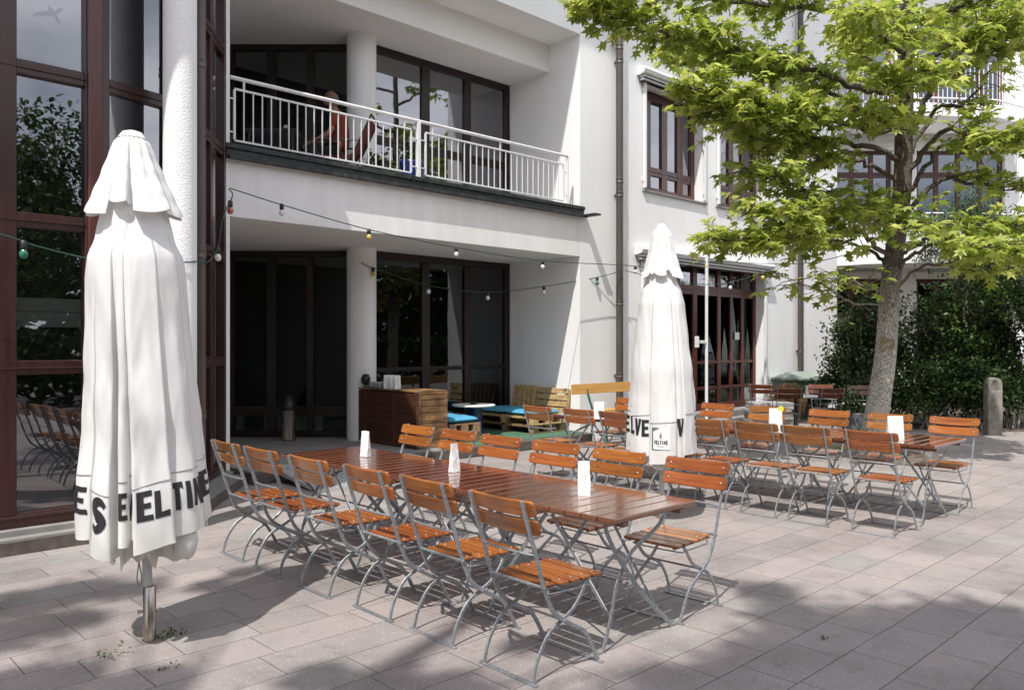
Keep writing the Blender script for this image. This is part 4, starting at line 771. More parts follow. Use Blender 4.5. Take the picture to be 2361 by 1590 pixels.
class Parasol:
    def __init__(s, base, lean, Rt, lobes, z_top, zfold, wr, seed):
        s.b = Vector((base[0], base[1], 0)); fb = s.b.normalized(); s.fb = fb; s.rt = Vector((fb.y, -fb.x, 0)); s.lean = lean; s.Rt = Rt; s.lobes = lobes; s.zt = z_top; s.zf = zfold; s.wr = wr; s.seed = seed
    def lobe(s, th):
        for l in s.lobes:
            if l[0] <= th < l[1]: return l
        return s.lobes[-1]
    def r(s, th, z, l=None):
        l = l or s.lobe(th); f = min(max((th-l[0])/(l[1]-l[0]), 0), 1); k = q3(l[3], l[4], l[5], f)
        e = min(max((s.zf[1]-z)/(s.zf[1]-s.zf[0]), 0), 1); e = e*e*(3-2*e)
        w_ = noise.noise(Vector((th*.045+s.seed, z*2.6, s.seed)))*.9+noise.noise(Vector((th*.11+z*3, z*5.5, s.seed+9)))*.5
        c_ = abs(noise.noise(Vector((th*.035+z*.9, z*1.5-th*.012, s.seed+21))))-.2; c2_ = abs(noise.noise(Vector((th*.09-z*1.5, z*3.2, s.seed+33))))-.2
        return interp(s.Rt, z)*(1+(k-1)*e)+s.wr*w_*(.5+.5*e)-s.wr*(2.2*c_+.9*c2_)*(.35+.65*e)
    def pos(s, th, r, z):
        t = math.radians(th); return s.b+s.rt*(math.sin(t)*r+s.lean*z/s.zt)-s.fb*math.cos(t)*r+Vector((0, 0, z))
    def build(s, label, socket=True):
        root = thing('parasol', label, 'parasol', s.b); root['group'] = 'closed white parasols'
        m = MB(); cols = []
        for l in s.lobes:
            n = max(5, int((l[1]-l[0])/2.5))
            for k in range(n+1): cols.append((l[0]+(l[1]-l[0])*(k/n)*.999, l))
        nz = 70; zt = s.Rt[-1][0]
        for th, l in cols:
            zb = l[2]+ (l[6] if len(l) > 6 else 0)*((th-l[0])/(l[1]-l[0])-.5)
            for k in range(nz+1): z = zb+(zt-zb)*k/nz; m.v.append(tuple(s.pos(th, s.r(th, z, l), z)))
        nc = len(cols)
        for i in range(nc):
            for k in range(nz):
                j = (i+1) % nc; m.f.append((i*(nz+1)+k, j*(nz+1)+k, j*(nz+1)+k+1, i*(nz+1)+k+1)); m.m.append(0); m.sm.append(cols[i][1] is cols[j][1])
        can = obj('canopy', m, 'canvas', root)
        # inner folds hanging a little lower, cream from below
        q = MB(); vs = []; n = 48
        for k in range(n+1):
            th = -180+360*k/n
            for zz, rr in ((s.Rt[0][0]-.075+.035*math.sin(k*1.9)+.02*math.sin(k*.9), .55), (s.Rt[0][0]+.35, .62)): vs.append(s.pos(th, interp(s.Rt, .7)*(rr+.1*math.sin(k*1.35)), zz))
        q.add(vs, [(2*k, 2*k+2, 2*k+3, 2*k+1) for k in range(n)], smooth=True); obj('inner_fold', q, 'canvas', can)
        return root, can
    def text(s, can, ch, th0, th1, z0, h, m_='ink', shear=0.0, name='lettering', off=.004, quads=None, lobe=None):
        mb = MB(); l = lobe or s.lobe((th0+th1)/2)
        for qd in (quads or letter_quads(ch)):
            a, b, c, d = [Vector((x, y, 0)) for x, y in qd]; n = 5; vs = []
            for i in range(n+1):
                for j in range(n+1):
                    u, v = i/n, j/n; p = (a*(1-u)+b*u)*(1-v)+(d*(1-u)+c*u)*v
                    th = th0+(th1-th0)*p.x; z = z0+h*p.y+shear*p.x; th_ = min(max(th, l[0]+.2), l[1]-.2)
                    vs.append(s.pos(th_, s.r(th_, z, l)+off, z))
            mb.add(vs, [(i*(n+1)+j, (i+1)*(n+1)+j, (i+1)*(n+1)+j+1, i*(n+1)+j+1) for i in range(n) for j in range(n)], smooth=True)
        return obj(name, mb, m_, can)
    def capflap(s, can, prof, folds, zknob):
        # folds: angle from, to, hem height left, hem height right, radius factor left / middle / right
        m = MB(); cols = []; nz = 28
        for f in folds:
            n = max(5, int((f[1]-f[0])/3))
            for k in range(n+1): cols.append((f[0]+(f[1]-f[0])*k/n*.999, f, k/n))
        for th, f, u in cols:
            zb = f[2]*(1-u)+f[3]*u-.018*math.sin(PI*u)*(1 if f[5] > .9 else -1)
            for k in range(nz+1):
                v = k/nz; z = zb+(zknob-zb)*v; e = (1-v)**.9
                r = interp(prof, prof[0][0]+(prof[-1][0]-prof[0][0])*v)
                r = r*(1+(q3(f[4], f[5], f[6], u)-1)*e)+.004*noise.noise(Vector((th*.04, z*4, s.seed+3)))*e+.0075*math.sin(math.radians(th)*15+s.seed+2.2*math.sin(math.radians(th)*3))*min(v*1.5+.12, 1)*(1-v*.75)
                m.v.append(tuple(s.pos(th, r, z)))
        nc = len(cols)
        for i in range(nc):
            for k in range(nz): j = (i+1) % nc; m.f.append((i*(nz+1)+k, j*(nz+1)+k, j*(nz+1)+k+1, i*(nz+1)+k+1)); m.m.append(0); m.sm.append(cols[i][1] is cols[j][1])
        c = MB(); c.lathe([(prof[-1][1]+.012, 0), (prof[-1][1]*.98, .02), (prof[-1][1]*.8, .035), (.02, .045)], 20, s.pos(0, 0, zknob-.008))
        o = obj('vent_flap', m, 'canvas', can); obj('top_knob', c, 'canvas', o)
BACK = lambda z: [(90, 135, z, z+.03, .95, 1.05, .9), (135, 180, z+.02, z, .95, 1.03, .92), (-180, -135, z, z+.03, .95, 1.04, .9), (-135, -90, z+.02, z, .92, 1.04, .98)]
P1 = Parasol((1.687, 4.665), -.09,
    [(.56, .355), (.8, .340), (1.2, .300), (1.6, .272), (1.85, .260), (2.0, .254), (2.12, .246), (2.24, .200), (2.45, .155), (2.6, .12), (2.78, .05)],
    # angle from, to, hem height, fold depth at left edge / middle / right edge, hem slope
    [(-100, -52, .625, .98, 1.0, 1.0, .02), (-52, -29, .545, .96, 1.04, .98, -.03), (-29, -23.5, .66, .70, .62, .66, 0), (-23.5, -14.5, .60, .93, .97, .90, 0), (-14.5, -9.5, .63, .84, .86, .93, 0), (-9.5, 23, .585, 1.02, 1.0, 1.06, .05), (23, 56, .64, .93, 1.01, 1.02, .02), (56, 100, .68, .95, 1.02, .99, .02), (100, 140, .6, .95, 1.02, .9, 0), (140, 180, .58, .95, 1.03, .92, 0), (-180, -140, .6, .92, 1.02, .95, 0), (-140, -100, .58, .95, 1.04, .9, 0)],
    2.83, (1.0, 2.32), .013, 1.7)
P1.lobes.sort()
r1, c1 = P1.build('closed white parasol with black lettering in the left foreground')
P1.capflap(c1, [(2.36, .242), (2.45, .206), (2.58, .156), (2.69, .118), (2.76, .096), (2.80, .064)], sorted([(-90, -38, 2.395, 2.345, .99, 1.05, .92), (-38, -9, 2.425, 2.415, .80, .98, .90), (-9, -1, 2.40, 2.36, .72, .66, .74), (-1, 47, 2.36, 2.395, 1.02, 1.07, 1.03), (47, 90, 2.37, 2.385, .90, 1.01, 1.03)]+BACK(2.37)), 2.80)
for a, t0, t1, z0, h, sh in (('E', -80, -54, .765, .142, 0), ('S', -50, -31, .69, .155, .0), ('E', -22.6, -15, .74, .14, 0.0), ('V', -18.5, -10, .73, .14, 0), ('E', -6.4, 7.5, .728, .152, .012), ('L', 8.6, 20.5, .742, .140, .014), ('T', 23.8, 34.5, .768, .146, .006), ('I', 35, 44.5, .772, .146, .0), ('N', 45, 55.6, .78, .146, .006), ('E', 58.5, 83, .805, .142, .012)):
    P1.text(c1, a, t0, t1, z0, h, shear=sh)
def seam(P, can, l, dz):
    m = MB(); pts = [P.pos(th, P.r(th, l[2]+dz, l)+.0025, l[2]+dz+(l[6])*((th-l[0])/(l[1]-l[0])-.5)) for th in [l[0]+(l[1]-l[0])*(k/14) for k in range(15)]]
    m.tube(pts, .0022, 5); obj('hem_seam', m, 'greyprint', can)
for l in P1.lobes:
    if -100 <= l[0] < 57 and l[4] > .8: seam(P1, c1, l, .335)
# tied-up corner of cloth hanging below the right-hand folds
tp = MB(); prof = []
for k in range(13): f = k/12; prof.append((max(.004, .062*math.sin(PI*(.12+.88*f))**.7*(1.0 if f < .6 else 1)), -.0))
bm = bmesh.new(); bmesh.ops.create_uvsphere(bm, u_segments=18, v_segments=12, radius=1)
for v in bm.verts: v.co = Vector((v.co.x*.058, v.co.y*.05, v.co.z*.088+(.02 if v.co.z > 0 else 0)))+Vector((.008*noise.noise(v.co*3), .008*noise.noise(v.co*3+Vector((5, 0, 0))), .006*noise.noise(v.co*4)))
tp.bm(bm, 0, Matrix.Translation(P1.pos(42, .30, .575)), True); obj('tied_corner', tp, 'canvas', c1)
pm = MB(); pm.tube([P1.pos(0, 0, .18), P1.pos(0, 0, 2.75)], .025, 16); obj('pole', pm, 'greypole', r1)
sm_ = MB(); sm_.lathe([(.034, 0), (.034, .305), (.031, .307), (.027, .31)], 22, P1.b); 
for sgn in (-1, 1): 
    a = P1.b+Vector((0, 0, .165)); sm_.tube([a+P1.rt*sgn*.03, a+P1.rt*sgn*.055], .008, 8); sm_.tube([a+P1.rt*sgn*.055, a+P1.rt*sgn*.062], .013, 8)
obj('ground_socket', sm_, 'stainless', r1)
cd = MB(); e = P1.pos(-60, .036, .66); cd.tube(crom([e, e+Vector((-.003, 0, -.12)), e+Vector((.004, 0, -.22))+P1.rt*-.004, e+Vector((0, 0, -.30))+P1.rt*.012, e+Vector((0, 0, -.345)), e+Vector((0, 0, -.30))-P1.rt*.012, e+Vector((0, 0, -.2))], 5), .0035, 6); cd.tube([e+Vector((0, 0, -.19))-P1.rt*.028, e+Vector((0, 0, -.17)), e+Vector((0, 0, -.19))+P1.rt*.012], .005, 6); obj('cord', cd, 'greyprint', r1)

P2 = Parasol((6.379, 4.554), .0,
    [(.62, .328), (.9, .320), (1.4, .292), (1.7, .258), (2.03, .218), (2.15, .192), (2.26, .145), (2.4, .115), (2.6, .09), (2.76, .045)],
    [(-95, -63, .65, .96, 1.02, 1.0, .03), (-63, -21, .62, 1.0, 1.0, .93, .02), (-21, 24, .565, .98, 1.06, 1.04, .02), (24, 40, .60, .95, .99, .96, 0), (40, 78, .64, 1.02, 1.0, .99, 0), (78, 110, .66, .95, 1.0, .97, 0), (110, 145, .62, .95, 1.02, .9, 0), (145, 180, .6, .95, 1.03, .92, 0), (-180, -140, .62, .92, 1.02, .95, 0), (-140, -95, .6, .95, 1.04, .9, 0)],
    2.78, (1.0, 2.3), .010, 8.3)
P2.lobes.sort()
r2, c2 = P2.build('closed white parasol with a logo flap between the two table rows')
P2.capflap(c2, [(2.28, .198), (2.40, .158), (2.55, .122), (2.68, .098), (2.735, .076), (2.765, .045)], sorted([(-90, -40, 2.27, 2.30, 1.0, 1.04, .95), (-40, -20, 2.33, 2.33, .85, .92, .85), (-20, 14, 2.32, 2.30, .98, 1.03, .96), (14, 30, 2.34, 2.32, .85, .9, .84), (30, 90, 2.29, 2.285, 1.0, 1.06, 1.06)]+BACK(2.29)), 2.765)
for a, t0, t1, z0, h, sh in (('E', -84, -64, .835, .155, 0), ('L', -61.5, -50.5, .825, .155, -.004), ('V', -50, -36, .815, .155, -.004), ('E', -35.5, -23, .805, .155, 0), ('V', 25, 39, .815, .155, 0), ('E', 79, 90, .83, .15, 0)):
    P2.text(c2, a, t0, t1, z0, h, shear=sh)
box_ = [((0, 0), (1, 0), (1, 1), (0, 1))]
P2.text(c2, None, -16, 12, .69, .205, 'greenprint', name='logo_panel', quads=[((0, 0), (.09, 0), (.07, 1), (0, 1)), ((.07, .84), (.42, .97), (.42, 1), (.07, 1)), ((.09, 0), (1, .03), (1, .05), (.09, .035))])
P2.text(c2, None, -16, 12, .69, .205, 'paper', name='logo_panel', off=.0025, quads=box_)
emb = []
for k in range(9):
    an = PI*2*k/9; an2 = PI*2*(k+1)/9; emb.append(((.52, .64), (.52+.07*math.cos(an), .64+.08*math.sin(an)), (.52+.07*math.cos(an2), .64+.08*math.sin(an2)), (.52, .64)))
emb += [((.47, .74), (.57, .74), (.55, .765), (.49, .765)), ((.51, .765), (.56, .79), (.55, .80), (.50, .78)), ((.46, .545), (.58, .545), (.54, .525), (.50, .525))]
P2.text(c2, None, -16, 12, .69, .205, 'greyprint', name='emblem', off=.005, quads=emb)
for k, chh in enumerate('VELTINS'): P2.text(c2, chh, -11.6+2.95*k, -9.1+2.95*k, .745, .034, 'ink', off=.005)
P2.text(c2, None, -7, 3, .725, .004, 'greyprint', name='print', off=.005, quads=box_)
for l in P2.lobes:
    if -96 <= l[0] < 79 and l[4] > .8: seam(P2, c2, l, .375)
pm = MB(); pm.tube([P2.pos(0, 0, .0), P2.pos(0, 0, 2.7)], .026, 16); obj('pole', pm, 'greypole', r2)
sm_ = MB(); sm_.lathe([(.036, 0), (.036, .20), (.03, .205)], 22, P2.b); obj('ground_socket', sm_, 'stainless', r2)
tp = MB(); bm = bmesh.new(); bmesh.ops.create_uvsphere(bm, u_segments=18, v_segments=12, radius=1)
for v in bm.verts: v.co = Vector((v.co.x*.085, v.co.y*.05, v.co.z*.055))+Vector((.01*noise.noise(v.co*3), 0, .008*noise.noise(v.co*4)))
tp.bm(bm, 0, Matrix.Translation(P2.pos(-10, .12, .53)), True); obj('tied_corner', tp, 'canvas', c2)

# ------------------------------------------------------------------ strings of coloured bulbs
def string(name, pts, bulbs, label):
    r = thing(name, label, 'string lights', pts[0], 0, 'festoon strings of bulbs')
    cv = crom(pts, 12); c = MB(); c.tube(cv, .0065, 6); obj('cable', c, 'cable', r)
    for p, colr, dr_ in bulbs:
        q = min(cv, key=lambda v: (v-Vector(p)).length); d = Vector((0, 0, -1))
        s = MB(); s.lathe([(.012, .012), (.026, 0), (.026, -.055), (.022, -.062)], 12, q); so_ = obj('socket', s, 'black', r)
        b = MB(); b.lathe([(.016, -.06), (.028, -.078), (.033, -.098), (.028, -.122), (.012, -.135), (.002, -.137)], 14, q); obj('bulb', b, 'bulb_'+colr, so_)
string('string_light', [(1.0, 7.26, 2.62), (1.557, 7.24, 2.49), (1.75, 7.22, 2.43), (2.104, 7.19, 2.36), (2.5, 7.14, 2.33), (2.93, 7.13, 2.385), (3.06, 7.30, 2.41), (3.22, 7.44, 2.43), (3.50, 7.85, 2.62), (3.62, 8.0, 2.95), (4.0, 8.6, 3.30), (4.19, 9.10, 3.47)], [((1.66, 7.23, 2.46), 'green', 0), ((3.5, 7.85, 2.62), 'white', 0), ((3.9, 8.4, 3.2), 'red', 0)], 'dark green festoon cable across the left bay window with a green bulb')
string('string_light', [(4.19, 9.08, 3.478), (4.836, 9.05, 3.359), (6.066, 9.0, 3.172), (7.57, 9.0, 3.061), (9.376, 9.0, 3.001), (11.45, 9.02, 3.073), (12.6, 8.9, 3.08), (14.05, 8.948, 3.32)], [((4.836, 9.05, 3.359), 'white', 0), ((6.066, 9, 3.17), 'yellow', 0), ((7.57, 9, 3.06), 'white', 0), ((9.376, 9, 3.0), 'white', 0), ((11.75, 9.0, 3.075), 'white', 0), ((14.0, 8.94, 3.31), 'yellow', 0)], 'long festoon cable along the white parapet with white and yellow bulbs')
string('string_light', [(7.05, 10.68, 2.93), (7.256, 10.65, 2.857), (8.066, 10.28, 2.604), (9.022, 9.92, 2.526), (9.977, 9.55, 2.648), (10.967, 9.20, 2.838), (11.50, 9.02, 2.99)], [((7.25, 10.65, 2.85), 'yellow', 0), ((8.066, 10.28, 2.6), 'white', 0), ((9.02, 9.92, 2.52), 'white', 0), ((9.977, 9.55, 2.65), 'white', 0), ((10.967, 9.2, 2.84), 'green', 0)], 'sagging festoon cable across the niche from column to downpipe')
string('string_light', [(11.50, 9.0, 2.98), (11.9, 8.6, 2.84), (12.6, 8.2, 2.75), (13.2, 7.9, 2.80), (13.875, 7.454, 3.057), (15.5, 7.0, 3.7)], [((11.85, 8.65, 2.86), 'white', 0), ((13.2, 7.9, 2.8), 'white', 0), ((13.75, 7.54, 3.0), 'yellow', 0)], 'festoon cable sagging behind the far parasol across the terrace door')
string('string_light', [(14.054, 8.948, 3.32), (14.083, 7.253, 3.15), (13.3, 6.2, 3.08), (12.214, 5.1, 3.08), (12.12, 5.0, 3.12)], [((14.083, 7.253, 3.14), 'white', 0), ((12.5, 5.4, 3.08), 'red', 0)], 'festoon cable running from the white pole to the tree')
wp = thing('white_pole', 'slim white pole with side bracket before the terrace door', 'pole', (14.054, 8.948, 0))
m = MB(); m.tube([(14.054, 8.948, 0), (14.054, 8.948, 3.45)], .032, 12); obj('pole', m, 'whitemetal', wp)
m = MB(); m.bbox(13.72, 14.03, 8.93, 8.966, 1.68, 1.74, .005); m.bbox(13.69, 13.72, 8.90, 8.99, 1.60, 1.82, .005); obj('bracket', m, 'whitemetal', wp)
m = MB(); m.bbox(13.85, 14.25, 8.75, 9.05, .0, .10, .01); obj('base_plate', m, 'whitemetal', wp)
m = MB(); m.bbox(14.075, 14.10, 8.93, 8.965, 2.62, 3.4, .004); obj('rail', m, 'whitemetal', wp)

# ------------------------------------------------------------------ lounge in the niche
bar_ = thing('bar_counter', 'bar counter of dark wine crates with weathered crate ends in the niche', 'bar counter', (7.35, 10.1, .153))
m = MB(); m.box(7.08, 7.62, 9.30, 10.98, .16, .95); obj('body', m, 'dark', bar_)
m = MB()
for t0, t1 in ((9.30, 9.80), (9.84, 10.55), (10.59, 10.98)):
    for k in range(8): m.bbox(7.055, 7.08, t0, t1, .165+.0985*k, .165+.0985*k+.0955, .003)
obj('front_panel', m, 'crate', bar_)
m = MB()
for t in (9.28, 9.82, 10.57, 11.0): m.bbox(7.04, 7.09, t-.022, t+.022, .155, .965, .004)
obj('post', m, 'crate', bar_)
for z0, z1 in ((.158, .552), (.556, .965)):
    m = MB()
    for k in range(4): zz = z0+.02+(z1-z0-.04)*k/4; m.bbox(7.11, 7.6, 9.275, 9.298, zz+.004, zz+(z1-z0-.04)/4-.004, .004)
    m.bbox(7.085, 7.125, 9.262, 9.30, z0, z1, .005); m.bbox(7.585, 7.625, 9.262, 9.30, z0, z1, .005)
    m.bbox(7.125, 7.585, 9.268, 9.30, z1-.025, z1-.002, .004); m.bbox(7.125, 7.585, 9.268, 9.30, z0, z0+.022, .004)
    obj('crate_end', m, 'crate_old', bar_)
m = MB()
for k in range(6): m.bbox(7.05+.097*k, 7.05+.097*k+.093, 9.27, 11.0, .966, .986, .004)
obj('counter_top', m, 'crate_old', bar_)
for i, (x, y, rz, lab) in enumerate(((7.2, 10.20, .3, 'white paper bag on the crate bar, left of three'), (7.22, 10.10, .9, 'white paper bag on the crate bar, middle of three'), (7.24, 9.99, .5, 'white paper bag on the crate bar, right of three'))): bag(x, y, .9865, .205, .10, lab, rz+PI/2-.8, 'paper bags on the crate bar', thick=.06)
rk = thing('glass_rack', 'rack of upturned tumblers on the crate bar beside the column', 'glass rack', (7.25, 10.5, .9865))
m = MB()
for i in range(7):
    for j in range(3): m.lathe([(.025, .01), (.031, .09), (.029, .09), (.023, .012)], 10, (7.14+.075*j, 10.32+.075*i, .987), cap=False)
obj('tumblers', m, 'wicker', rk)
m = MB()
for z in (1.0, 1.06): m.tube([(7.1, 10.28, z), (7.33, 10.28, z), (7.33, 10.83, z), (7.1, 10.83, z), (7.1, 10.28, z)], .004, 5)
obj('rack', m, 'steel', rk)
gm = MB(); gm.bbox(7.7, 10.53, 9.02, 10.95, .154, .166, .004); tag(obj('turf_mat', gm, 'mat_green'), 'green turf mat on the platform below the pallet sofa', 'mat')
def pallet(mb, x0, x1, y0, y1, z0, along='x'):
    # deck boards over blocks and runners
    L, W = x1-x0, y1-y0
    for k in range(3):
        yc = [y0+.05, (y0+y1)/2, y1-.05][k]
        mb.bbox(x0, x1, yc-.05, yc+.05, z0, z0+.02, .002)
        for xc in (x0+.07, (x0+x1)/2, x1-.07): mb.bbox(xc-.07, xc+.07, yc-.048, yc+.048, z0+.021, z0+.10, .003)
        
    for k in range(3):
        xc = [x0+.07, (x0+x1)/2, x1-.07][k]; mb.bbox(xc-.068, xc+.068, y0, y1, z0+.101, z0+.119, .002)
    nb = 6
    for k in range(nb):
        yy = y0+(W+.03)*k/nb; mb.bbox(x0, x1, yy, yy+W/nb-.03, z0+.120, z0+.142, .003)
ps_ = thing('pallet_sofa', 'pallet wood sofa base under blue cushions by the right niche wall', 'sofa', (10.0, 10.15, .16))
m = MB(); pallet(m, 9.62, 10.42, 9.45, 10.9, .168); obj('lower_pallet', m, 'oldpallet', ps_)
m = MB(); pallet(m, 9.58, 10.40, 9.42, 10.9, .312); obj('upper_pallet', m, 'pallet', ps_)
def lean_pallet(name, label, y0, y1, z0, z1, vertical):
    r = thing(name, label, 'pallet', (10.45, (y0+y1)/2, z0), 0, 'pallets leaning as sofa backs')
    m = MB(); mt = Matrix.Translation((10.42, 0, z0)) @ Matrix.Rotation(math.radians(9), 4, 'Y')
    H = z1-z0
    if vertical:
        n = 5
        for k in range(n): yy = y0+(y1-y0+.025)*k/n; m.bbox(-.012, .01, yy, yy+(y1-y0)/n-.025, 0, H, .003, mtx=mt)
        for zz in (.03, H/2-.04, H-.11): m.bbox(.011, .03, y0, y1, zz, zz+.08, .003, mtx=mt)
    else:
        n = 4
        for k in range(n): zz = (H+.02)*k/n; m.bbox(-.012, .01, y0, y1, zz, zz+H/n-.02, .003, mtx=mt)
        for yy in (y0+.0, (y0+y1)/2-.04, y1-.08): m.bbox(.011, .07, yy, yy+.08, 0, H, .003, mtx=mt)
    obj('boards', m, 'pallet', r)
lean_pallet('pallet', 'pallet with upright boards leaning on the niche wall, deeper in', 10.22, 10.80, .46, .92, True)
lean_pallet('pallet', 'pallet with level boards leaning on the niche wall, half in the sun', 9.45, 10.20, .46, .90, False)
def cushion(x0, x1, y0, y1, z, th, label):
    bm = bmesh.new(); bmesh.ops.create_grid(bm, x_segments=14, y_segments=14, size=.5)
    top = [v.co.copy() for v in bm.verts]; bm.free(); m = MB(); k = 15; vs = []
    for sgn in (1, -1):
        for v in top:
            e = (1-(2*v.x)**4)*(1-(2*v.y)**4); nn = noise.noise(Vector((v.x*3+x0, v.y*3+y0, sgn)))*.25+noise.noise(Vector((v.x*9, v.y*9+x1, sgn)))*.10
            vs.append((x0+(v.x+.5)*(x1-x0), y0+(v.y+.5)*(y1-y0), z+th/2+sgn*th/2*max(.0, e)**.45*(1+nn*(sgn > 0))))
    fs = []
    for i in range(k-1):
        for j in range(k-1): a = i*k+j; fs.append((a, a+1, a+k+1, a+k)); b = k*k+a; fs.append((b, b+k, b+k+1, b+1))
    m.add(vs, fs, smooth=True); return tag(obj('cushion', m, 'blue'), label, 'cushion', 'blue lounge cushions')
cushion(9.56, 10.32, 9.48, 10.12, .456, .10, 'blue cushion on the pallet sofa, half behind a chair back')
cushion(9.56, 10.30, 10.14, 10.86, .456, .10, 'blue cushion at the deeper end of the pallet sofa')
st_ = thing('pallet_stool', 'low pallet stool with a blue cushion beside the crate bar', 'stool', (8.05, 9.75, .168))
m = MB(); pallet(m, 7.74, 8.36, 9.36, 10.2, .168); obj('lower_pallet', m, 'oldpallet', st_)
m = MB(); pallet(m, 7.74, 8.36, 9.36, 10.2, .312); obj('upper_pallet', m, 'oldpallet', st_)
cushion(7.72, 8.35, 9.36, 10.15, .456, .11, 'blue cushion on the low pallet stool beside the crate bar')
st2 = thing('pallet_bench', 'pallet bench below the niche window behind the round side table', 'bench', (8.4, 10.7, .168))
m = MB(); pallet(m, 7.9, 9.2, 10.42, 10.94, .168); obj('lower_pallet', m, 'oldpallet', st2)
m = MB(); pallet(m, 7.9, 9.2, 10.42, 10.94, .312); obj('upper_pallet', m, 'oldpallet', st2)
cushion(8.0, 8.75, 10.42, 10.92, .456, .10, 'blue cushion on the pallet bench below the niche window')
rt = thing('side_table', 'round grey side table on a dark blue pedestal in the lounge', 'table', (8.85, 10.02, .166))
m = MB(); m.lathe([(.01, .645), (.345, .645), (.355, .652), (.355, .668), (.345, .675), (.01, .675)], 36, (8.80, 10.02, 0)); obj('tabletop', m, 'cream', rt)
m = MB(); m.lathe([(.17, .168), (.17, .2), (.14, .22), (.14, .60), (.18, .644)], 24, (8.80, 10.02, 0)); obj('pedestal', m, 'bluepaint', rt)
at_ = MB(); at_.lathe([(.03, 0), (.06, .005), (.062, .035), (.054, .035), (.05, .012), (.005, .012)], 18, (8.8, 10.02, .676)); tag(obj('ashtray', at_, 'black'), 'small dark ashtray on the round side table', 'ashtray')
bn = thing('standing_ashtray', 'cylindrical steel bin with a dark liner before the dark niche doors', 'bin', (6.29, 11.55, .153))
m = MB(); m.lathe([(.10, .153), (.112, .16), (.108, .18), (.108, .62), (.112, .63)], 28, (6.29, 11.55, 0)); obj('body', m, 'stainless', bn)
m = MB(); m.lathe([(.105, .63), (.112, .66), (.10, .74), (.06, .82), (.03, .86), (.01, .87)], 20, (6.29, 11.55, 0)); obj('liner', m, 'black', bn)
# scraper-grid ramp from the paving to the platform
rp = thing('grating_ramp', 'grey metal grating ramp leading up to the dark niche doors', 'ramp', (5.2, 8.5, 0))
def rz_at(y): return .03+.155*(y-8.02)/1.02
m = MB(); x0, x1, y0, y1 = 4.72, 5.75, 8.02, 9.04
for x in (x0, x1): m.add([(x-.012, y0, 0), (x+.012, y0, 0), (x+.012, y1, rz_at(y1)-.06), (x-.012, y1, rz_at(y1)-.06), (x-.012, y0, .03), (x+.012, y0, .03), (x+.012, y1, rz_at(y1)), (x-.012, y1, rz_at(y1))], [(0, 3, 2, 1), (4, 5, 6, 7), (0, 1, 5, 4), (2, 3, 7, 6), (0, 4, 7, 3), (1, 2, 6, 5)])
for y in (y0, y1): m.box(x0, x1, y-.012, y+.012, rz_at(y)-.03, rz_at(y)+.002)
obj('ramp_frame', m, 'graymat', rp)
m = MB()
for k in range(1, 18): y = y0+(y1-y0)*k/18; m.box(x0+.012, x1-.012, y-.009, y+.009, rz_at(y)-.022, rz_at(y))
for k in range(1, 19):
    x = x0+(x1-x0)*k/19; m.add([(x-.009, y0+.012, rz_at(y0)-.02), (x+.009, y0+.012, rz_at(y0)-.02), (x+.009, y1-.012, rz_at(y1)-.02), (x-.009, y1-.012, rz_at(y1)-.02), (x-.009, y0+.012, rz_at(y0)-.001), (x+.009, y0+.012, rz_at(y0)-.001), (x+.009, y1-.012, rz_at(y1)-.001), (x-.009, y1-.012, rz_at(y1)-.001)], [(0, 3, 2, 1), (4, 5, 6, 7), (0, 1, 5, 4), (2, 3, 7, 6), (0, 4, 7, 3), (1, 2, 6, 5)])
obj('grid', m, 'graymat', rp)
m = MB(); m.box(x0+.02, x1-.02, y0+.02, y1-.02, .001, .006); obj('under_sheet', m, 'black', rp)  # flat black sheet below the whole grating

# ------------------------------------------------------------------ ochre bench, cabinet, stones and other things at the back
bt = thing('beer_bench', 'ochre wooden bench with backrest and green steel legs by the downpipe', 'bench', (10.7, 8.55, 0))
mt = Matrix.Translation((0, 8.72, .93)) @ Matrix.Rotation(math.radians(-8), 4, 'X')
def board_y(mb, x0, x1, h, th, mt):
    slat(mb, x1-x0, h, th, mt @ Matrix.Translation(((x0+x1)/2, 0, 0)) @ Matrix.Rotation(PI/2, 4, 'Z'))
m = MB(); board_y(m, 9.76, 11.72, .165, .028, mt); obj('backrest', m, 'benchwood', bt)
m = MB(); slat(m, 1.96, .26, .028, Matrix.Translation((10.74, 8.46, .585)) @ Matrix.Rotation(PI/2, 4, 'Z') @ Matrix.Rotation(PI/2, 4, 'Y')); obj('seat', m, 'benchwood', bt)
for x in (10.13, 11.35):
    l = MB(); l.bar([(x, 8.73, .95), (x, 8.66, .75), (x, 8.58, .56), (x, 8.60, .30), (x, 8.64, .004)], (1, 0, 0), .035, .025); obj('leg', l, 'green_steel', bt)
    l = MB(); l.bar([(x, 8.58, .555), (x, 8.36, .555), (x, 8.31, .30), (x, 8.28, .004)], (1, 0, 0), .035, .025); obj('leg', l, 'green_steel', bt)
cb = thing('utility_cabinet', 'green utility cabinet with a low pyramid roof against the white wall', 'utility cabinet', cw(6.55, 18.4))
RC = Matrix.Translation(cw(6.55, 18.4)) @ Matrix.Rotation(-math.radians(44)+.12, 4, 'Z')
m = MB(); m.bbox(-.50, .50, -.30, .30, .0, .86, .01, mtx=RC); obj('body', m, 'cabinet', cb)
m = MB(); m.bbox(-.48, -.01, -.318, -.302, .08, .80, .006, mtx=RC); m.bbox(.01, .48, -.318, -.302, .08, .80, .006, mtx=RC); obj('door', m, 'cabinet', cb)
m = MB(); e = [(-.58, -.38), (.58, -.38), (.58, .38), (-.58, .38)]; vs = [RC @ Vector((x, y, z)) for z in (.865, .91) for x, y in e]+[RC @ Vector((x*.55, y*.2, 1.03)) for x, y in e]+[RC @ Vector((x*.2, y*.1, 1.05)) for x, y in e]
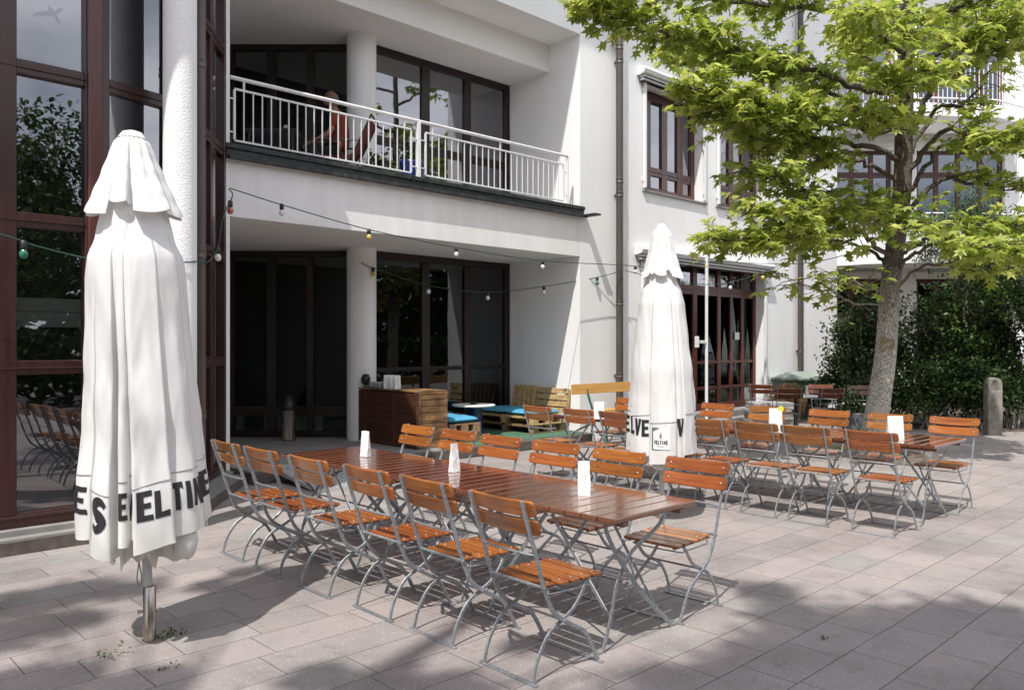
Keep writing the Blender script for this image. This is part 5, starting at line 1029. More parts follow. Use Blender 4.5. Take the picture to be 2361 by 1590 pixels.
m.add(vs, [(3, 2, 1, 0), (12, 13, 14, 15)]+[(a*4+k, a*4+(k+1) % 4, (a+1)*4+(k+1) % 4, (a+1)*4+k) for a in range(3) for k in range(4)]); obj('cabinet_roof', m, 'cabinet_roof', cb)
dm = thing('round_tabletop', 'round brown wooden tabletop leaning on the green cabinet', 'tabletop', cw(5.75, 17.0))
RD = Matrix.Translation(cw(5.78, 17.0, .44)) @ Matrix.Rotation(-math.radians(44), 4, 'Z') @ Matrix.Rotation(math.radians(-78), 4, 'X')
m = MB()
for k in range(9):
    x0 = -.42+.0933*k; x1 = x0+.088; f = lambda x: math.sqrt(max(.42**2-x*x, .0009))
    pts = [(x0, -f(x0)), ((x0+x1)/2, -f((x0+x1)/2)), (x1, -f(x1)), (x1, f(x1)), ((x0+x1)/2, f((x0+x1)/2)), (x0, f(x0))]; m.prism(pts, -.015, .015, mtx=RD)
obj('boards', m, 'crate_old', dm)
ss = thing('slab_stack', 'stack of grey stone slabs beside the terrace door', 'stone stack', cw(5.35, 16.6))
RS = Matrix.Translation(cw(5.25, 16.6)) @ Matrix.Rotation(-math.radians(44), 4, 'Z'); m = MB()
for k in range(7): a_, b_ = random.uniform(-.04, .04), random.uniform(-.03, .03); m.bbox(-.42+a_, .42+a_, -.28+b_, .28+b_, .07*k+.001, .07*k+.062, .006, mtx=RS)
obj('slabs', m, 'slabstack', ss)
rt2 = thing('round_table', 'pale round bistro table between the dark shaded chairs', 'table', cw(5.08, 14.5)); c_ = cw(5.08, 14.5)
m = MB(); m.lathe([(.01, .725), (.40, .725), (.41, .735), (.40, .748), (.01, .748)], 36, c_); obj('tabletop', m, 'paper', rt2)
m = MB(); m.tube([c_+Vector((0, 0, .03)), c_+Vector((0, 0, .724))], .03, 12); m.lathe([(.22, .004), (.22, .02), (.04, .04)], 24, c_); obj('pedestal', m, 'black', rt2)
bag(cw(5.32, 14.6).x, cw(5.32, 14.6).y, .749, .17, .11, 'grey menu card on the pale round bistro table', math.radians(46)+PI/2, None, name='menu_card', thick=.03)['category'] = 'menu card'
pp = thing('planter', 'grey round planter with a dark plant close left of the trunk', 'planter', cw(6.05, 14.4)); c_ = cw(6.05, 14.35)
m = MB(); m.lathe([(.16, 0), (.22, .4), (.24, .44), (.24, .46), (.20, .46), (.19, .40), (.01, .40)], 24, c_); obj('pot', m, 'greypot', pp)
n = 260; P_ = np.array(c_)[None]+np.c_[RNG.normal(0, .16, n), RNG.normal(0, .16, n), .45+np.abs(RNG.normal(0, .2, n))]
leaves('foliage', P_, unit(n)+[0, 0, .4], unit(n)*.6+[0, 0, 1], RNG.uniform(.07, .11, n), RNG.uniform(0, .6, n), OVAL, OVAL_F, 'leaf_dark', pp)
sp_ = thing('stone_post', 'old rounded stone marker standing before the shrubs on the right', 'stone post', (16.69, 4.56, 0))
RP = Matrix.Translation((16.69, 4.56, 0)) @ Matrix.Rotation(-math.radians(44)-.1, 4, 'Z')
prof = [(-.125, 0), (.125, 0), (.128, .5), (.125, .93)]+[(.125*math.cos(a), .93+.125*math.sin(a)) for a in [PI*k/10 for k in range(1, 10)]]+[(-.125, .93), (-.128, .5)]
bm = bmesh.new(); f0 = bm.faces.new([bm.verts.new((x, -.10, z)) for x, z in prof]); ex = bmesh.ops.extrude_face_region(bm, geom=[f0]); bmesh.ops.translate(bm, verts=[v for v in ex['geom'] if isinstance(v, bmesh.types.BMVert)], vec=(0, .2, 0)); bmesh.ops.recalc_face_normals(bm, faces=list(bm.faces)); bmesh.ops.bevel(bm, geom=list(bm.edges), offset=.012, segments=2, affect='EDGES', profile=.5)
m = MB(); m.bm(bm, 0, RP); obj('stone', m, 'stone', sp_)
m = MB()
for k in range(5): hw = .075-.006*k if k < 4 else .045; m.bbox(-hw, hw, -.104, -.1005, .84+.038*k, .852+.038*k, .001, mtx=RP)
obj('inscription_line', m, 'kerb', sp_)  # dark strips set on the stone face as lines of writing

# ------------------------------------------------------------------ the balcony: person, chairs, table, pots
def skin(name, verts, edges, radii, material, parent, root=0, sub=2):
    me = bpy.data.meshes.new(name); me.from_pydata([tuple(v) for v in verts], edges, []); me.materials.append(M[material])
    o = bpy.data.objects.new(name, me); COL.objects.link(o); o.parent = parent
    md = o.modifiers.new('skin', 'SKIN'); md.use_smooth_shade = True
    for i, r in enumerate(radii):
        sv = me.skin_vertices[0].data[i]; sv.radius = (r, r) if not isinstance(r, tuple) else r; sv.use_root = (i == root)
    ss = o.modifiers.new('subsurf', 'SUBSURF'); ss.levels = sub; ss.render_levels = sub
    return o
PO = Vector((6.30, 10.12, 3.9)); RZP = math.atan2(CA, -SA)   # +X of the person looks to the left of the picture
pr = thing('person', 'person in an orange shirt and dark trousers seated on the balcony', 'person', PO, RZP)
sk = [(0, 0, .52), (-.03, 0, .70), (-.01, 0, .92), (.03, 0, 1.05), (.055, 0, 1.13), (.075, 0, 1.18),
      (.0, .17, 1.0), (.07, .21, .76), (.27, .17, .66), (.34, .16, .64), (.0, -.17, 1.0), (.10, -.22, .78), (.30, -.15, .72), (.37, -.13, .71),
      (.04, .09, .50), (.42, .11, .53), (.40, .11, .12), (.44, .11, .05), (.55, .12, .03), (.04, -.09, .50), (.42, -.11, .53), (.46, -.11, .12), (.50, -.11, .05), (.61, -.12, .03)]
ed = [(0, 1), (1, 2), (2, 3), (3, 4), (4, 5), (3, 6), (6, 7), (7, 8), (8, 9), (3, 10), (10, 11), (11, 12), (12, 13), (0, 14), (14, 15), (15, 16), (16, 17), (17, 18), (0, 19), (19, 20), (20, 21), (21, 22), (22, 23)]
ra = [.13, .12, .13, .085, .05, .05, .06, .042, .030, .032, .06, .042, .03, .032, .085, .06, .042, .04, .03, .085, .06, .042, .04, .03]
skin('body', sk, ed, ra, 'skin', pr)
skin('shirt', [(0, 0, .50), (-.03, 0, .70), (-.01, 0, .92), (.03, 0, 1.05), (.045, 0, 1.09), (.0, .175, 1.0), (.05, .205, .82), (.0, -.175, 1.0), (.07, -.21, .83)], [(0, 1), (1, 2), (2, 3), (3, 4), (3, 5), (5, 6), (3, 7), (7, 8)], [.155, .145, .15, .10, .06, .075, .062, .075, .062], 'shirt', pr)
skin('trousers', [(0, 0, .50), (.06, .095, .49), (.42, .11, .53), (.41, .11, .16), (.06, -.095, .49), (.42, -.11, .53), (.455, -.11, .16)], [(0, 1), (1, 2), (2, 3), (0, 4), (4, 5), (5, 6)], [.14, .10, .075, .062, .10, .075, .062], 'trousers', pr)
hd = MB(); bm = bmesh.new(); bmesh.ops.create_uvsphere(bm, u_segments=24, v_segments=18, radius=1)
for v in bm.verts:
    c_ = v.co; x, y, z = c_.x*.095, c_.y*.075, c_.z*.118
    if c_.x > .3 and z < -.02: x *= 1-.25*(-z/.118); y *= 1-.35*(-z/.118)
    if c_.x > .9 and abs(c_.y) < .3 and -.35 < c_.z < .1: x += .022*(1-abs(c_.y)/.3)
    if c_.x > .75 and .08 < c_.z < .3 and .15 < abs(c_.y) < .6: x -= .008
    v.co = Vector((x, y, z))
HT = Matrix.Translation((.105, 0, 1.265)) @ Matrix.Rotation(math.radians(14), 4, 'Y')
hd.bm(bm, 0, HT, True)
for s in (-1, 1): hd.lathe([(.0, -.008), (.022, -.006), (.026, 0), (.018, .008), (.0, .006)], 10, mtx=HT @ Matrix.Translation((-.005, s*.076, -.005)) @ Matrix.Rotation(PI/2, 4, 'X'), cap=False)
head = obj('head', hd, 'skin', pr, world=False)
fe = MB()
for s in (-1, 1): fe.lathe([(.0, -.004), (.009, 0), (.0, .004)], 8, mtx=HT @ Matrix.Translation((.086, s*.03, .018)) @ Matrix.Rotation(PI/2, 4, 'Y'), cap=False)
fe.bbox(.078, .086, -.024, .024, -.062, -.054, .002, mtx=HT); obj('eyes_and_mouth', fe, 'black', head, world=False)
hm = MB(); bm = bmesh.new(); bmesh.ops.create_uvsphere(bm, u_segments=24, v_segments=18, radius=1)
for v in list(bm.verts):
    if (v.co.x > .45 and v.co.z < .42) or v.co.z < -.72 or (v.co.x > .05 and v.co.z < -.1): bm.verts.remove(v); continue
    v.co = Vector((v.co.x*.108-.006, v.co.y*.089, v.co.z*.132+.004))*(1+.05*noise.noise(v.co*6))
hm.bm(bm, 0, HT, True); obj('hair', hm, 'hair', head, world=False)
for s, w0, dr_ in ((1, Vector((.335, .16, .642)), Vector((.8, -.1, -.35))), (-1, Vector((.365, -.13, .712)), Vector((.85, .1, -.2)))):
    dr_.normalize(); lat = Vector((0, s, 0)); vs = [w0, w0+dr_*.055]; es = [(0, 1)]; rs = [.026, (.034, .018)]
    for k, (o, ln) in enumerate(((-.028, .062), (-.010, .078), (.010, .072), (.028, .056))):
        b0 = len(vs); vs += [w0+dr_*.085+lat*o, w0+dr_*(.085+ln*.5)+lat*o*1.25+Vector((0, 0, -.008)), w0+dr_*(.085+ln)+lat*o*1.35+Vector((0, 0, -.026))]; es += [(1, b0), (b0, b0+1), (b0+1, b0+2)]; rs += [.0095, .0085, .0065]
    b0 = len(vs); vs += [w0+dr_*.045-lat*.036, w0+dr_*.075-lat*.05+Vector((0, 0, -.01))]; es += [(0, b0), (b0, b0+1)]; rs += [.011, .0085]
    skin('hand', vs, es, rs, 'skin', pr, sub=1)
def deckchair(loc, rz, label):
    r = thing('garden_chair', label, 'chair', loc, rz, 'red garden chairs on the balcony')
    f = MB()
    for s in (-.26, .26):
        f.tube([(-.52, s, .98), (-.25, s, .40), (.20, s, .02)], .014, 8); f.tube([(.25, s, .45), (-.22, s, .02)], .014, 8); f.tube([(-.36, s, .62), (.25, s, .63), (.25, s, .45)], .014, 8)
    f.tube([(-.52, -.26, .98), (-.52, .26, .98)], .016, 8); f.tube([(.20, -.26, .02), (.20, .26, .02)], .012, 8); f.tube([(-.22, -.26, .02), (-.22, .26, .02)], .012, 8); obj('frame', f, 'black', r, world=False)
    c = MB(); pts = [(-.50, .95), (-.40, .72), (-.29, .50), (-.22, .42), (-.1, .405), (.1, .42), (.24, .45)]; vs = [(x, s, z) for x, z in pts for s in (-.24, .24)]
    c.add(vs, [(2*k, 2*k+2, 2*k+3, 2*k+1) for k in range(6)], smooth=True); obj('fabric', c, 'redcloth', r, world=False)
deckchair((6.28, 10.10, 3.905), RZP, 'red garden chair under the seated person on the balcony')
p_ = cw(-5.2+.55, 11.9); deckchair((4.98, 11.1, 3.905), RZP+PI, 'empty red garden chair at the left end of the balcony')
bt2 = thing('balcony_table', 'dark table before the seated person on the balcony', 'table', (5.62, 10.62, 3.905), RZP)
m = MB(); m.bbox(-.35, .35, -.4, .4, .70, .73, .006); obj('tabletop', m, 'black', bt2, world=False)
for sx in (-.3, .3):
    for sy in (-.35, .35): m = MB(); m.tube([(sx, sy, 0), (sx, sy, .70)], .016, 8); obj('leg', m, 'black', bt2, world=False)
gl_ = MB(); gl_.lathe([(.03, 0), (.035, .12), (.032, .12), (.028, .006)], 12, (5.66, 10.48, 4.636), cap=False); tag(obj('drinking_glass', gl_, 'wicker'), 'drinking glass on the balcony table', 'glass')
for x, y, rr, hh, lab, mt_, nn, hs in ((7.42, 9.85, .21, .50, 'blue glazed flowerpot with a plant behind the balcony railing', 'bluepaint', 300, .22), (6.86, 9.95, .14, .22, 'small dark pot with a bushy plant on the balcony', 'black', 500, .26)):
    po_ = thing('flowerpot', lab, 'flowerpot', (x, y, 3.905)); m = MB(); m.lathe([(rr*.72, 3.905), (rr, 3.905+hh*.92), (rr*1.06, 3.905+hh), (rr*.9, 3.905+hh), (.01, 3.905+hh*.93)], 28, (x, y, 0)); obj('pot', m, mt_, po_)
    P_ = np.array((x, y, 3.905+hh))[None]+np.c_[RNG.normal(0, hs*.55, nn), RNG.normal(0, hs*.4, nn), np.abs(RNG.normal(0, hs*.6, nn))]
    leaves('foliage', P_, unit(nn)+[0, 0, .3], unit(nn)*.6+[0, 0, 1], RNG.uniform(.05, .09, nn), RNG.uniform(0, .7, nn), OVAL, OVAL_F, 'leaf_dark', po_)

# ------------------------------------------------------------------ trees and shrubs
def px(x, y, Y): return cw((x-1164.6)/1840*Y, Y, 1.65+(785-y)/1840*Y)    # measured point on the photo's 2328 px grid at depth Y, turned into world metres once
def grow(tree, branches, tw_len, dens, size, shape=STAR, faces=STAR_F, lm='leaf', droop=.35, trunk=None, start=.25, up=.12, seed=1):
    rnd = random.Random(seed); wood_ = MB(); P, D, U, S, T = [], [], [], [], []
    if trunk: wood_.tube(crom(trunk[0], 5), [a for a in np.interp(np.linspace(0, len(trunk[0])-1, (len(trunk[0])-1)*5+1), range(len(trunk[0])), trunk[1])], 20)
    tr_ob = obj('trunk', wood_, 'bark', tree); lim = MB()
    for br in branches:
        pts, r0, lv = br[0], br[1], br[2]; d_ = br[3] if len(br) > 3 else 1.0
        cv = crom(pts, 7); n = len(cv); cv = [cv[0]]+[p+Vector((rnd.gauss(0, .025), rnd.gauss(0, .025), rnd.gauss(0, .02))) for p in cv[1:]]
        lim.tube(cv, [r0*(1-.88*i/(n-1)) for i in range(n)], 6)
        ln = sum((cv[i+1]-cv[i]).length for i in range(n-1)); steps = int(ln/.085*dens*d_)
        for k in range(steps):
            f = start+(1-start)*(k+rnd.random())/steps; i = min(int(f*(n-1)), n-2); p = cv[i].lerp(cv[i+1], f*(n-1)-i); t = (cv[i+1]-cv[i]).normalized()
            h = Vector((t.x, t.y, 0)); h = h.normalized() if h.length > .1 else Vector((1, 0, 0)); sd = Vector((-h.y, h.x, 0))*rnd.choice((-1, 1))
            an = rnd.uniform(.25, 1.25); d = (h*math.cos(an)+sd*math.sin(an)+Vector((0, 0, rnd.gauss(up, .28)))).normalized()
            L_ = tw_len*rnd.uniform(.35, 1.1)*(1.15-.65*f); q = [p, p+d*L_*.5+Vector((0, 0, .02)), p+d*L_+Vector((0, 0, -.06*L_))]
            lim.tube(q, [.008, .006, .003], 4, smooth=False, cap=False)
            nl = max(3, int(L_/.05*lv))
            for j in range(nl):
                u = rnd.uniform(.25, 1.05); b = q[0].lerp(q[1], min(u*2, 1)) if u < .5 else q[1].lerp(q[2], (u-.5)*2)
                a = rnd.uniform(0, 2*PI); dl = (d*.7+Vector((math.cos(a), math.sin(a), 0))*.9+Vector((0, 0, -droop+rnd.gauss(0, .3)))).normalized()
                s_ = size*rnd.uniform(.62, 1.22); b = b+dl*s_*rnd.uniform(.5, 1.1)+Vector((0, 0, rnd.uniform(-.03, .02)))
                P.append(b); D.append(dl); U.append(Vector((rnd.gauss(0, .45), rnd.gauss(0, .45), 1))); S.append(s_); T.append(min(1, max(0, rnd.gauss(.42, .2)+.12*(u-.5)+.12*(f-.5))))
    obj('branch', lim, 'bark', tr_ob)
    leaves('crown', P, D, U, S, T, shape, faces, lm, tree)
TL = 'tall sweetgum tree with a leaning trunk and bright green star leaves on the right'
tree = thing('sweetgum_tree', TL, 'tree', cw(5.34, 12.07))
Yt = 12.07
tk = [(5.33, -.02, .235), (5.345, .10, .205), (5.40, .40, .182), (5.47, .80, .165), (5.555, 1.37, .153), (5.59, 1.75, .147), (5.65, 2.6, .138), (5.81, 3.9, .130), (5.845, 4.9, .126), (5.865, 5.6, .118), (5.88, 6.9, .09), (5.95, 8.5, .06), (5.95, 10.5, .02)]
trunk = ([cw(X, Yt, z) for X, z, r in tk], [r for X, z, r in tk])
def T_(z):
    for a, b in zip(tk, tk[1:]):
        if a[1] <= z <= b[1]: f = (z-a[1])/(b[1]-a[1]); return cw(a[0]+(b[0]-a[0])*f, Yt, z)
BR = []
def br(z, pts, r, lv=1.0, d=1.0): BR.append(([T_(z)]+[px(*p) for p in pts], r, lv, d))
# left-hand side of the crown
br(6.35, [(1900, 30, 11.6), (1700, 10, 11), (1500, -10, 10.4), (1370, 0, 10)], .05, 1.0, 1.2)
br(5.35, [(1960, 200, 11.8), (1840, 160, 11.4), (1700, 120, 11), (1560, 85, 10.6), (1430, 55, 10.3), (1335, 10, 10.1)], .055, 1.1, 1.5)
br(4.95, [(1950, 245, 12.3), (1850, 190, 12.2), (1720, 150, 12), (1600, 130, 11.8), (1520, 120, 11.5)], .05, 1.0, 1.2)
br(4.78, [(1960, 290, 11.5), (1850, 265, 11), (1740, 235, 10.6), (1640, 215, 10.4), (1560, 200, 10.3)], .05, 1.1, 1.3)
br(4.40, [(1960, 330, 11.6), (1860, 315, 11.2), (1760, 290, 10.8), (1670, 275, 10.6), (1590, 235, 10.5)], .045, 1.1, 1.2)
br(4.05, [(1960, 370, 12), (1870, 360, 11.8), (1790, 335, 11.4), (1710, 320, 11.1)], .04, 1.0, 1.2)
br(3.55, [(1960, 440, 11.7), (1880, 440, 11.3), (1800, 425, 11), (1735, 400, 10.8), (1690, 385, 10.7)], .035, .8, .9)
br(3.30, [(1960, 480, 11.4), (1880, 480, 11), (1790, 490, 10.6), (1710, 480, 10.4)], .035, 1.0, 1.0)
br(2.95, [(1950, 530, 11.5), (1860, 535, 11), (1760, 545, 10.7), (1690, 552, 10.5), (1630, 545, 10.4)], .04, 1.0, 1.25)
br(2.80, [(1950, 560, 12.4), (1870, 545, 12.6), (1790, 520, 12.4)], .035, .9, 1.0)
br(2.30, [(1940, 690, 11.7), (1880, 660, 11.4), (1820, 645, 11.2), (1765, 622, 11.1)], .018, .33, .45)
br(2.25, [(1980, 655, 11.3), (1940, 640, 10.9), (1900, 650, 10.6)], .015, .3, .5)
# towards the camera and away from it
br(6.0, [(2040, 110, 11.2), (2020, 90, 10.4), (1980, 60, 9.7), (1950, 40, 9.2)], .05, 1.0, 1.1)
br(5.0, [(2060, 210, 11.3), (2080, 185, 10.6), (2100, 150, 10)], .04, 1.0, 1.0)
br(4.6, [(2040, 290, 11.4), (2000, 270, 10.8), (1960, 250, 10.3)], .04, 1.0, 1.0)
br(3.4, [(2010, 470, 11.4), (1980, 480, 10.9), (1950, 490, 10.5)], .03, .9, .9)
br(3.0, [(2030, 510, 11.4), (2060, 520, 10.9), (2050, 540, 10.4)], .03, .7, .8)
br(5.2, [(2000, 170, 12.8), (1960, 120, 13.4), (1920, 90, 14)], .04, .9, 1.0)
br(5.9, [(2130, 60, 12.8), (2180, 20, 13.4)], .04, .9, 1.0)
# right-hand side
br(5.75, [(2140, 120, 11.8), (2210, 85, 11.3), (2280, 60, 10.9), (2350, 40, 10.6)], .05, 1.0, 1.2)
br(6.4, [(2150, 30, 11.9), (2240, 0, 11.6), (2330, -20, 11.3)], .05, 1.0, 1.2)
br(4.4, [(2110, 215, 11.7), (2180, 160, 11.4), (2260, 95, 11.2), (2340, 75, 11)], .055, .75, .9)
br(4.25, [(2130, 250, 12.2), (2200, 235, 12.2), (2280, 130, 12.3), (2360, 120, 12.4)], .04, .35, .6)
br(4.15, [(2150, 295, 11.7), (2210, 330, 11.3), (2270, 320, 11), (2340, 290, 10.8)], .045, .75, 1.0)
br(3.75, [(2140, 340, 11.9), (2220, 335, 11.6), (2300, 305, 11.3), (2370, 310, 11)], .04, .7, .9)
br(3.5, [(2140, 410, 11.9), (2220, 420, 11.6), (2300, 430, 11.3), (2380, 410, 11.1)], .04, .8, .9)
br(2.95, [(2120, 545, 11.7), (2200, 540, 11.3), (2280, 510, 11), (2360, 500, 10.8)], .035, .95, 1.1)
br(2.75, [(2120, 560, 11.4), (2190, 575, 10.9), (2250, 560, 10.5), (2330, 580, 10.3)], .03, 1.0, 1.1)
br(2.4, [(2110, 600, 11.9), (2200, 620, 11.6), (2290, 610, 11.3), (2370, 600, 11)], .025, .7, .8)
# above the picture: thins out to the top
for k, z in enumerate((6.9, 7.2, 7.5, 7.9, 8.3, 8.8, 9.3)):
    a = 2.4*k+.6; R_ = 2.9-.28*(z-6.9); t = T_(z); BR.append(([t, t+Vector((math.cos(a)*R_*.5, math.sin(a)*R_*.5, .25)), t+Vector((math.cos(a)*R_, math.sin(a)*R_, .35))], .04, .9, .8))
grow(tree, BR, .80, 1.6, .098, trunk=trunk, seed=11, start=.28)
sh = thing('tree_shoots', 'yellow green shoots sprouting at the foot of the tree trunk', 'shoots', tb+Vector((-.25, -.25, 0)))
P_, D_, S_ = [], [], []
for dx, dy, hh in ((-.44, -.02, .42), (-.48, -.10, .3), (-.36, -.22, .3), (.16, -.32, .46), (.20, -.22, .36), (.28, -.36, .22), (-.52, .02, .18)):
    q = tb+cw(dx, dy)*1.0
    for k in range(9): P_.append(q+Vector((random.gauss(0, .05), random.gauss(0, .05), hh*random.uniform(.1, 1)))); D_.append(Vector((random.gauss(0, 1), random.gauss(0, 1), -.1))); S_.append(random.uniform(.035, .075))
nn = len(P_); leaves('leaves', P_, D_, RNG.normal(0, .4, (nn, 3))+[0, 0, 1], S_, RNG.uniform(.2, 1, nn), STAR, STAR_F, 'leaf_yellow', sh)
def shrub(X, Y, rx, h, n, label, lm='leaf_dark', z0=.0, size=.06, group='shrubs below the white wing', name='shrub', lift=.0, cat='shrub'):
    c = cw(X, Y); r = thing(name, label, cat, c, 0, group); st = MB(); P, D = [], []
    ns_ = 16; ends = []
    for k in range(ns_):
        a = random.uniform(0, 2*PI); rr = rx*random.uniform(.15, .95); zt = z0+(h-z0)*random.uniform(.45, 1.02)*(1-.25*(rr/rx)**2)
        e = c+Vector((rr*math.cos(a), rr*math.sin(a), zt)); ends.append(e); cv = crom([c+Vector((random.gauss(0, .08), random.gauss(0, .08), 0)), c.lerp(e, .5)+Vector((random.gauss(0, .12), random.gauss(0, .12), .1)), e], 4); st.tube(cv, [.02*(1-.8*i/(len(cv)-1)) for i in range(len(cv))], 5)
        ends += [cv[int(len(cv)*.62)], cv[int(len(cv)*.8)]]
    obj('stem', st, 'bark', r)
    per = n//len(ends)
    for e in ends:
        sg = rx*random.uniform(.13, .30)
        P.append(np.array(e)[None]+RNG.normal(0, 1, (per, 3))*[sg, sg, sg*.8])
    P = np.concatenate(P); P[:, 2] = np.maximum(P[:, 2], z0+.06+RNG.uniform(0, .15, len(P))); m_ = len(P)
    clump = np.array([noise.noise(Vector(p*2.2)) for p in P])
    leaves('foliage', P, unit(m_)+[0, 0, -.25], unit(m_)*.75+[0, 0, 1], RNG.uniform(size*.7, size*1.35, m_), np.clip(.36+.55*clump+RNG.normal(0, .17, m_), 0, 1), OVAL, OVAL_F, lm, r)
for X, Y, rx, h, n, lab, sz in ((7.15, 17.2, .62, 2.35, 3400, 'slim shrub with upright shoots at the left edge of the shrub bed', .075), (7.95, 17.3, .85, 2.75, 5200, 'broad dark shrub close behind the tree trunk', .08), (9.0, 17.0, .95, 2.9, 6000, 'dense dark shrub right of the trunk below the wing windows', .08), (10.0, 17.2, .95, 3.0, 6000, 'tall dark shrub behind the stone marker', .08),
    (7.35, 16.2, .65, 1.25, 2600, 'low dark shrub left of the trunk by the shade-toned chairs', .07), (8.2, 15.9, .75, 1.35, 3400, 'low dark shrub right beside the trunk', .07), (9.0, 15.8, .75, 1.3, 3400, 'low dark shrub with narrow leaves left of the stone marker', .085), (9.85, 15.9, .7, 1.45, 3200, 'low dark shrub directly behind the stone marker', .07), (10.9, 16.2, .9, 1.3, 3400, 'low dark shrub at the right edge of the picture', .07), (6.6, 17.6, .45, .95, 1300, 'small pale green shrub before the green cabinet', .06)):
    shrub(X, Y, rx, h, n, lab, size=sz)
def smalltree(X, Y, zc, R_, n, label, lm, trunk_r=.12, lean=0, group='trees beyond the shrubs', size=.07, flat=.9):
    c = cw(X, Y); r = thing('leafy_tree', label, 'tree', c, 0, group); tm = MB(); top = c+Vector((lean, 0, zc+R_*.4)); tm.tube(crom([c, c+Vector((.05, .03, zc*.5)), top], 6), [trunk_r*(1-.8*i/12) for i in range(13)], 10); to = obj('trunk', tm, 'bark', r)
    lb = MB(); P = []; k_ = 34
    for k in range(k_):
        v = Vector(RNG.normal(size=3)); v.normalize(); e = c+Vector((lean, 0, zc))+Vector((v.x*R_, v.y*R_, v.z*R_*flat))*random.uniform(.45, 1.0); s_ = c+Vector((0, 0, zc*random.uniform(.55, 1.0)))
        lb.tube([s_, s_.lerp(e, .5)+Vector((0, 0, .12)), e], [.03, .018, .005], 5); sg = R_*random.uniform(.12, .24); P.append(np.array(e)[None]+RNG.normal(0, 1, (n//k_, 3))*[sg, sg, sg*.6])
    obj('branch', lb, 'bark', to); P = np.concatenate(P); m_ = len(P); clump = np.array([noise.noise(Vector(p*1.6)) for p in P])
    leaves('crown', P, unit(m_)+[0, 0, -.3], unit(m_)*.6+[0, 0, 1], RNG.uniform(size*.7, size*1.35, m_), np.clip(.4+.4*clump+RNG.normal(0, .15, m_), 0, 1), OVAL, OVAL_F, lm, r); return r
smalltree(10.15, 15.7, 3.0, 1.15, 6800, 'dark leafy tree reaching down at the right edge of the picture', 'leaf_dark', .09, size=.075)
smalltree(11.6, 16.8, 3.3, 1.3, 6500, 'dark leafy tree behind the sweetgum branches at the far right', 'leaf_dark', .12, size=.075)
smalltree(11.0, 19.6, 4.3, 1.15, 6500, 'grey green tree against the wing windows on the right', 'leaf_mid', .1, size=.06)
# weeds in the paving joints
for (x, y), r0, nn, lab in (((1.78, 4.62), .05, 60, 'green weed growing at the foot of the left parasol socket'), ((1.43, 4.55), .045, 34, 'dry weed in a paving joint left of the parasol foot'), ((1.62, 4.19), .03, 14, 'tiny dry weed in the paving below the left parasol'), ((4.42, 2.05), .018, 10, 'tiny green weed in a paving joint at the lower right')):
    wd_ = thing('weed', lab, 'weed', (x, y, 0), 0, 'weeds in the paving joints'); P_ = np.c_[x+RNG.normal(0, r0, nn), y+RNG.normal(0, r0*.6, nn), np.abs(RNG.normal(0, r0*.55, nn))+.006]
    leaves('leaves', P_, unit(nn)+[0, 0, .2], unit(nn)*.5+[0, 0, 1], RNG.uniform(.010, .026, nn), RNG.uniform(.3, 1, nn), OVAL, OVAL_F, 'leaf_mid', wd_)
for (x, y), lab in (((4.35, .98), 'single curled dry leaf on the shaded paving at the lower right'),):
    wd_ = thing('dry_leaf', lab, 'leaf', (x, y, 0)); leaves('blade', [(x, y, .012)], [(1, .3, .2)], [(0, .3, 1)], [.06], [.9], OVAL, OVAL_F, 'pallet', wd_)

# ------------------------------------------------------------------ trees behind the terrace: they shade the foreground and show in the panes
tall = smalltree(-3.0, -9.5, 5.2, 3.2, 6000, 'broad tree mirrored in the left bay window', 'leaf_dark', .2, group='trees mirrored in the window panes', size=.16)
for i, (X, Y, rz, sc, lab) in enumerate(((4.5, -10.5, 1.0, 1.1, 'broad tree mirrored in the niche windows'), (10.5, -7, 2.2, 1.0, 'broad tree mirrored in the balcony windows'), (15.5, -4, 3.0, 1.15, 'broad tree mirrored in the terrace door'), (9.5, -16, 4.0, 1.4, 'tall tree mirrored behind the others'), (19, -9, 5.1, 1.2, 'broad tree mirrored at the right of the door'), (2.0, -16, .4, 1.3, 'tall tree mirrored in the second bay pane'))):
    c = copy_tree(tall); c.scale = (sc, sc, sc); place(c, cw(X, Y), rz, lab)
hd_ = thing('hedge', 'unseen hedge added to darken low window reflections', 'hedge', (6, -9, 0)); n = 9000  # added out of view as a dark backdrop for the panes
P_ = np.c_[RNG.uniform(-8, 26, n), -8.5-RNG.uniform(-.4, .4, n), RNG.uniform(.02, 2.0, n)]
leaves('foliage', P_, unit(n), unit(n)*.7+[0, 0, 1], RNG.uniform(.2, .32, n), RNG.uniform(0, .7, n), OVAL, OVAL_F, 'leaf_dark', hd_)
n = 9000; P_ = np.c_[RNG.uniform(-45, 60, n), -27-RNG.uniform(-2, 2, n), RNG.beta(1.2, 1.6, n)*9]
tag(leaves('backdrop_trees', P_, unit(n), unit(n)*.6+[0, -.6, .6], RNG.uniform(.8, 1.6, n), RNG.uniform(0, .6, n), OVAL, OVAL_F, 'leaf_dark', None), kind='stuff')  # tree belt added so the low reflections turn dark
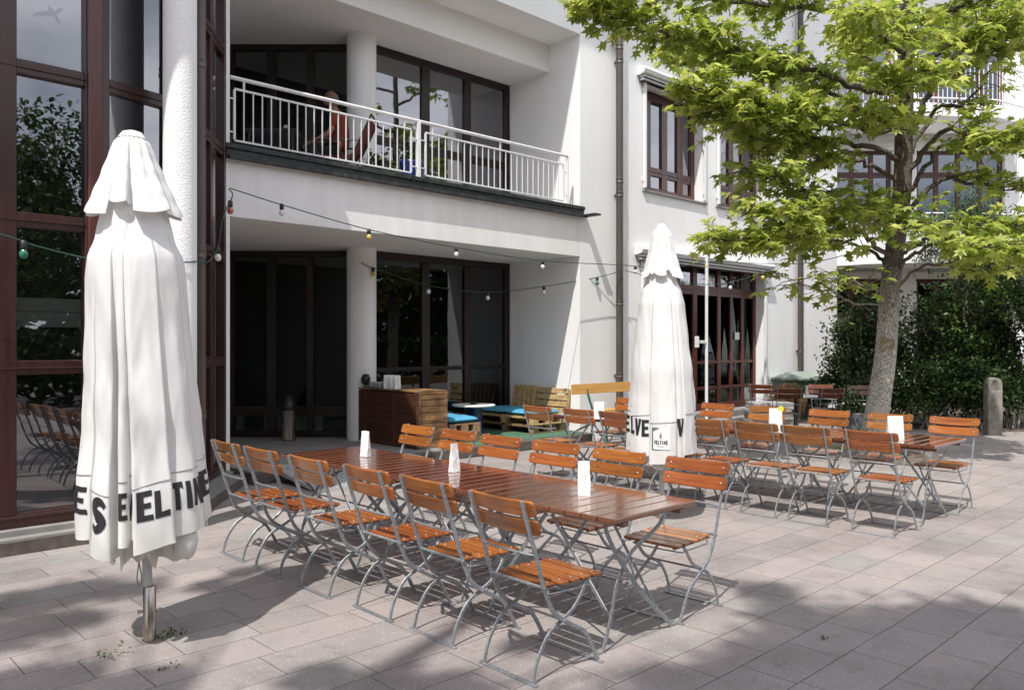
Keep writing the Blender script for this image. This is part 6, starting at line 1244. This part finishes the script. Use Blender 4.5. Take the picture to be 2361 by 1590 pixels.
# a high tree left of the camera: clumps of its crown stand where the sun throws them onto the paving
sh_t = thing('shade_tree', 'tall tree left of the terrace whose shade dapples the paving', 'tree', (-5.2, .4, 0))
m = MB(); m.tube(crom([(-5.2, .4, 0), (-5.1, .3, 5), (-4.8, .3, 10), (-4.5, .2, 14)], 6), [.26*(1-.75*i/18) for i in range(19)], 12); tro = obj('trunk', m, 'bark', sh_t)
def gpx(x, y): Yg = 1840*1.65/(y-785); return cw((x-1164.6)/1840*Yg, Yg)
clumps = [(2020, 1480, .42, 1.0), (2250, 1490, .5, 1.0), (1850, 1530, .34, .9), (2120, 1560, .5, 1.0), (1740, 1345, .13, .7), (1790, 1395, .16, .8), (1850, 1440, .16, .8), (1640, 1560, .16, .7), (2230, 1400, .18, .5), (2060, 1420, .14, .6), (1560, 1600, .25, .9), (2300, 1600, .5, 1),
          (60, 1370, .22, .55), (180, 1345, .2, .5), (300, 1340, .14, .5), (480, 1330, .12, .35), (40, 1440, .2, .5), (150, 1415, .14, .4), (40, 1560, .2, .8), (140, 1545, .12, .6), (320, 1560, .14, .7), (720, 1545, .13, .6), (880, 1560, .14, .7), (1180, 1470, .07, .4), (560, 1300, .1, .3), (1000, 1590, .2, .7)]
P_ = []; lb = MB()
for x, y, r0, de in clumps:
    gp = gpx(x, y); L_ = random.uniform(12.5, 15.5); e = gp+tosun*L_; nn = int(1500*de*(r0/.3)**2)+12
    off = RNG.normal(0, 1, (nn, 3))*[r0*.62, r0*.62, r0*.62]; P_.append(np.array(e)[None]+off)
    lb.tube(crom([Vector((-4.8, .3, 9.6)), Vector((-4.8, .3, 9.6)).lerp(e, .5)+Vector((0, 0, .6)), e], 4), [.05, .045, .04, .03, .02, .014, .01, .007, .004], 5)
obj('branch', lb, 'bark', tro); P_ = np.concatenate(P_); m_ = len(P_)
leaves('crown', P_, unit(m_), unit(m_)*.4+[0, 0, 1], RNG.uniform(.07, .13, m_), RNG.uniform(0, .6, m_), OVAL, OVAL_F, 'leaf_dark', sh_t)
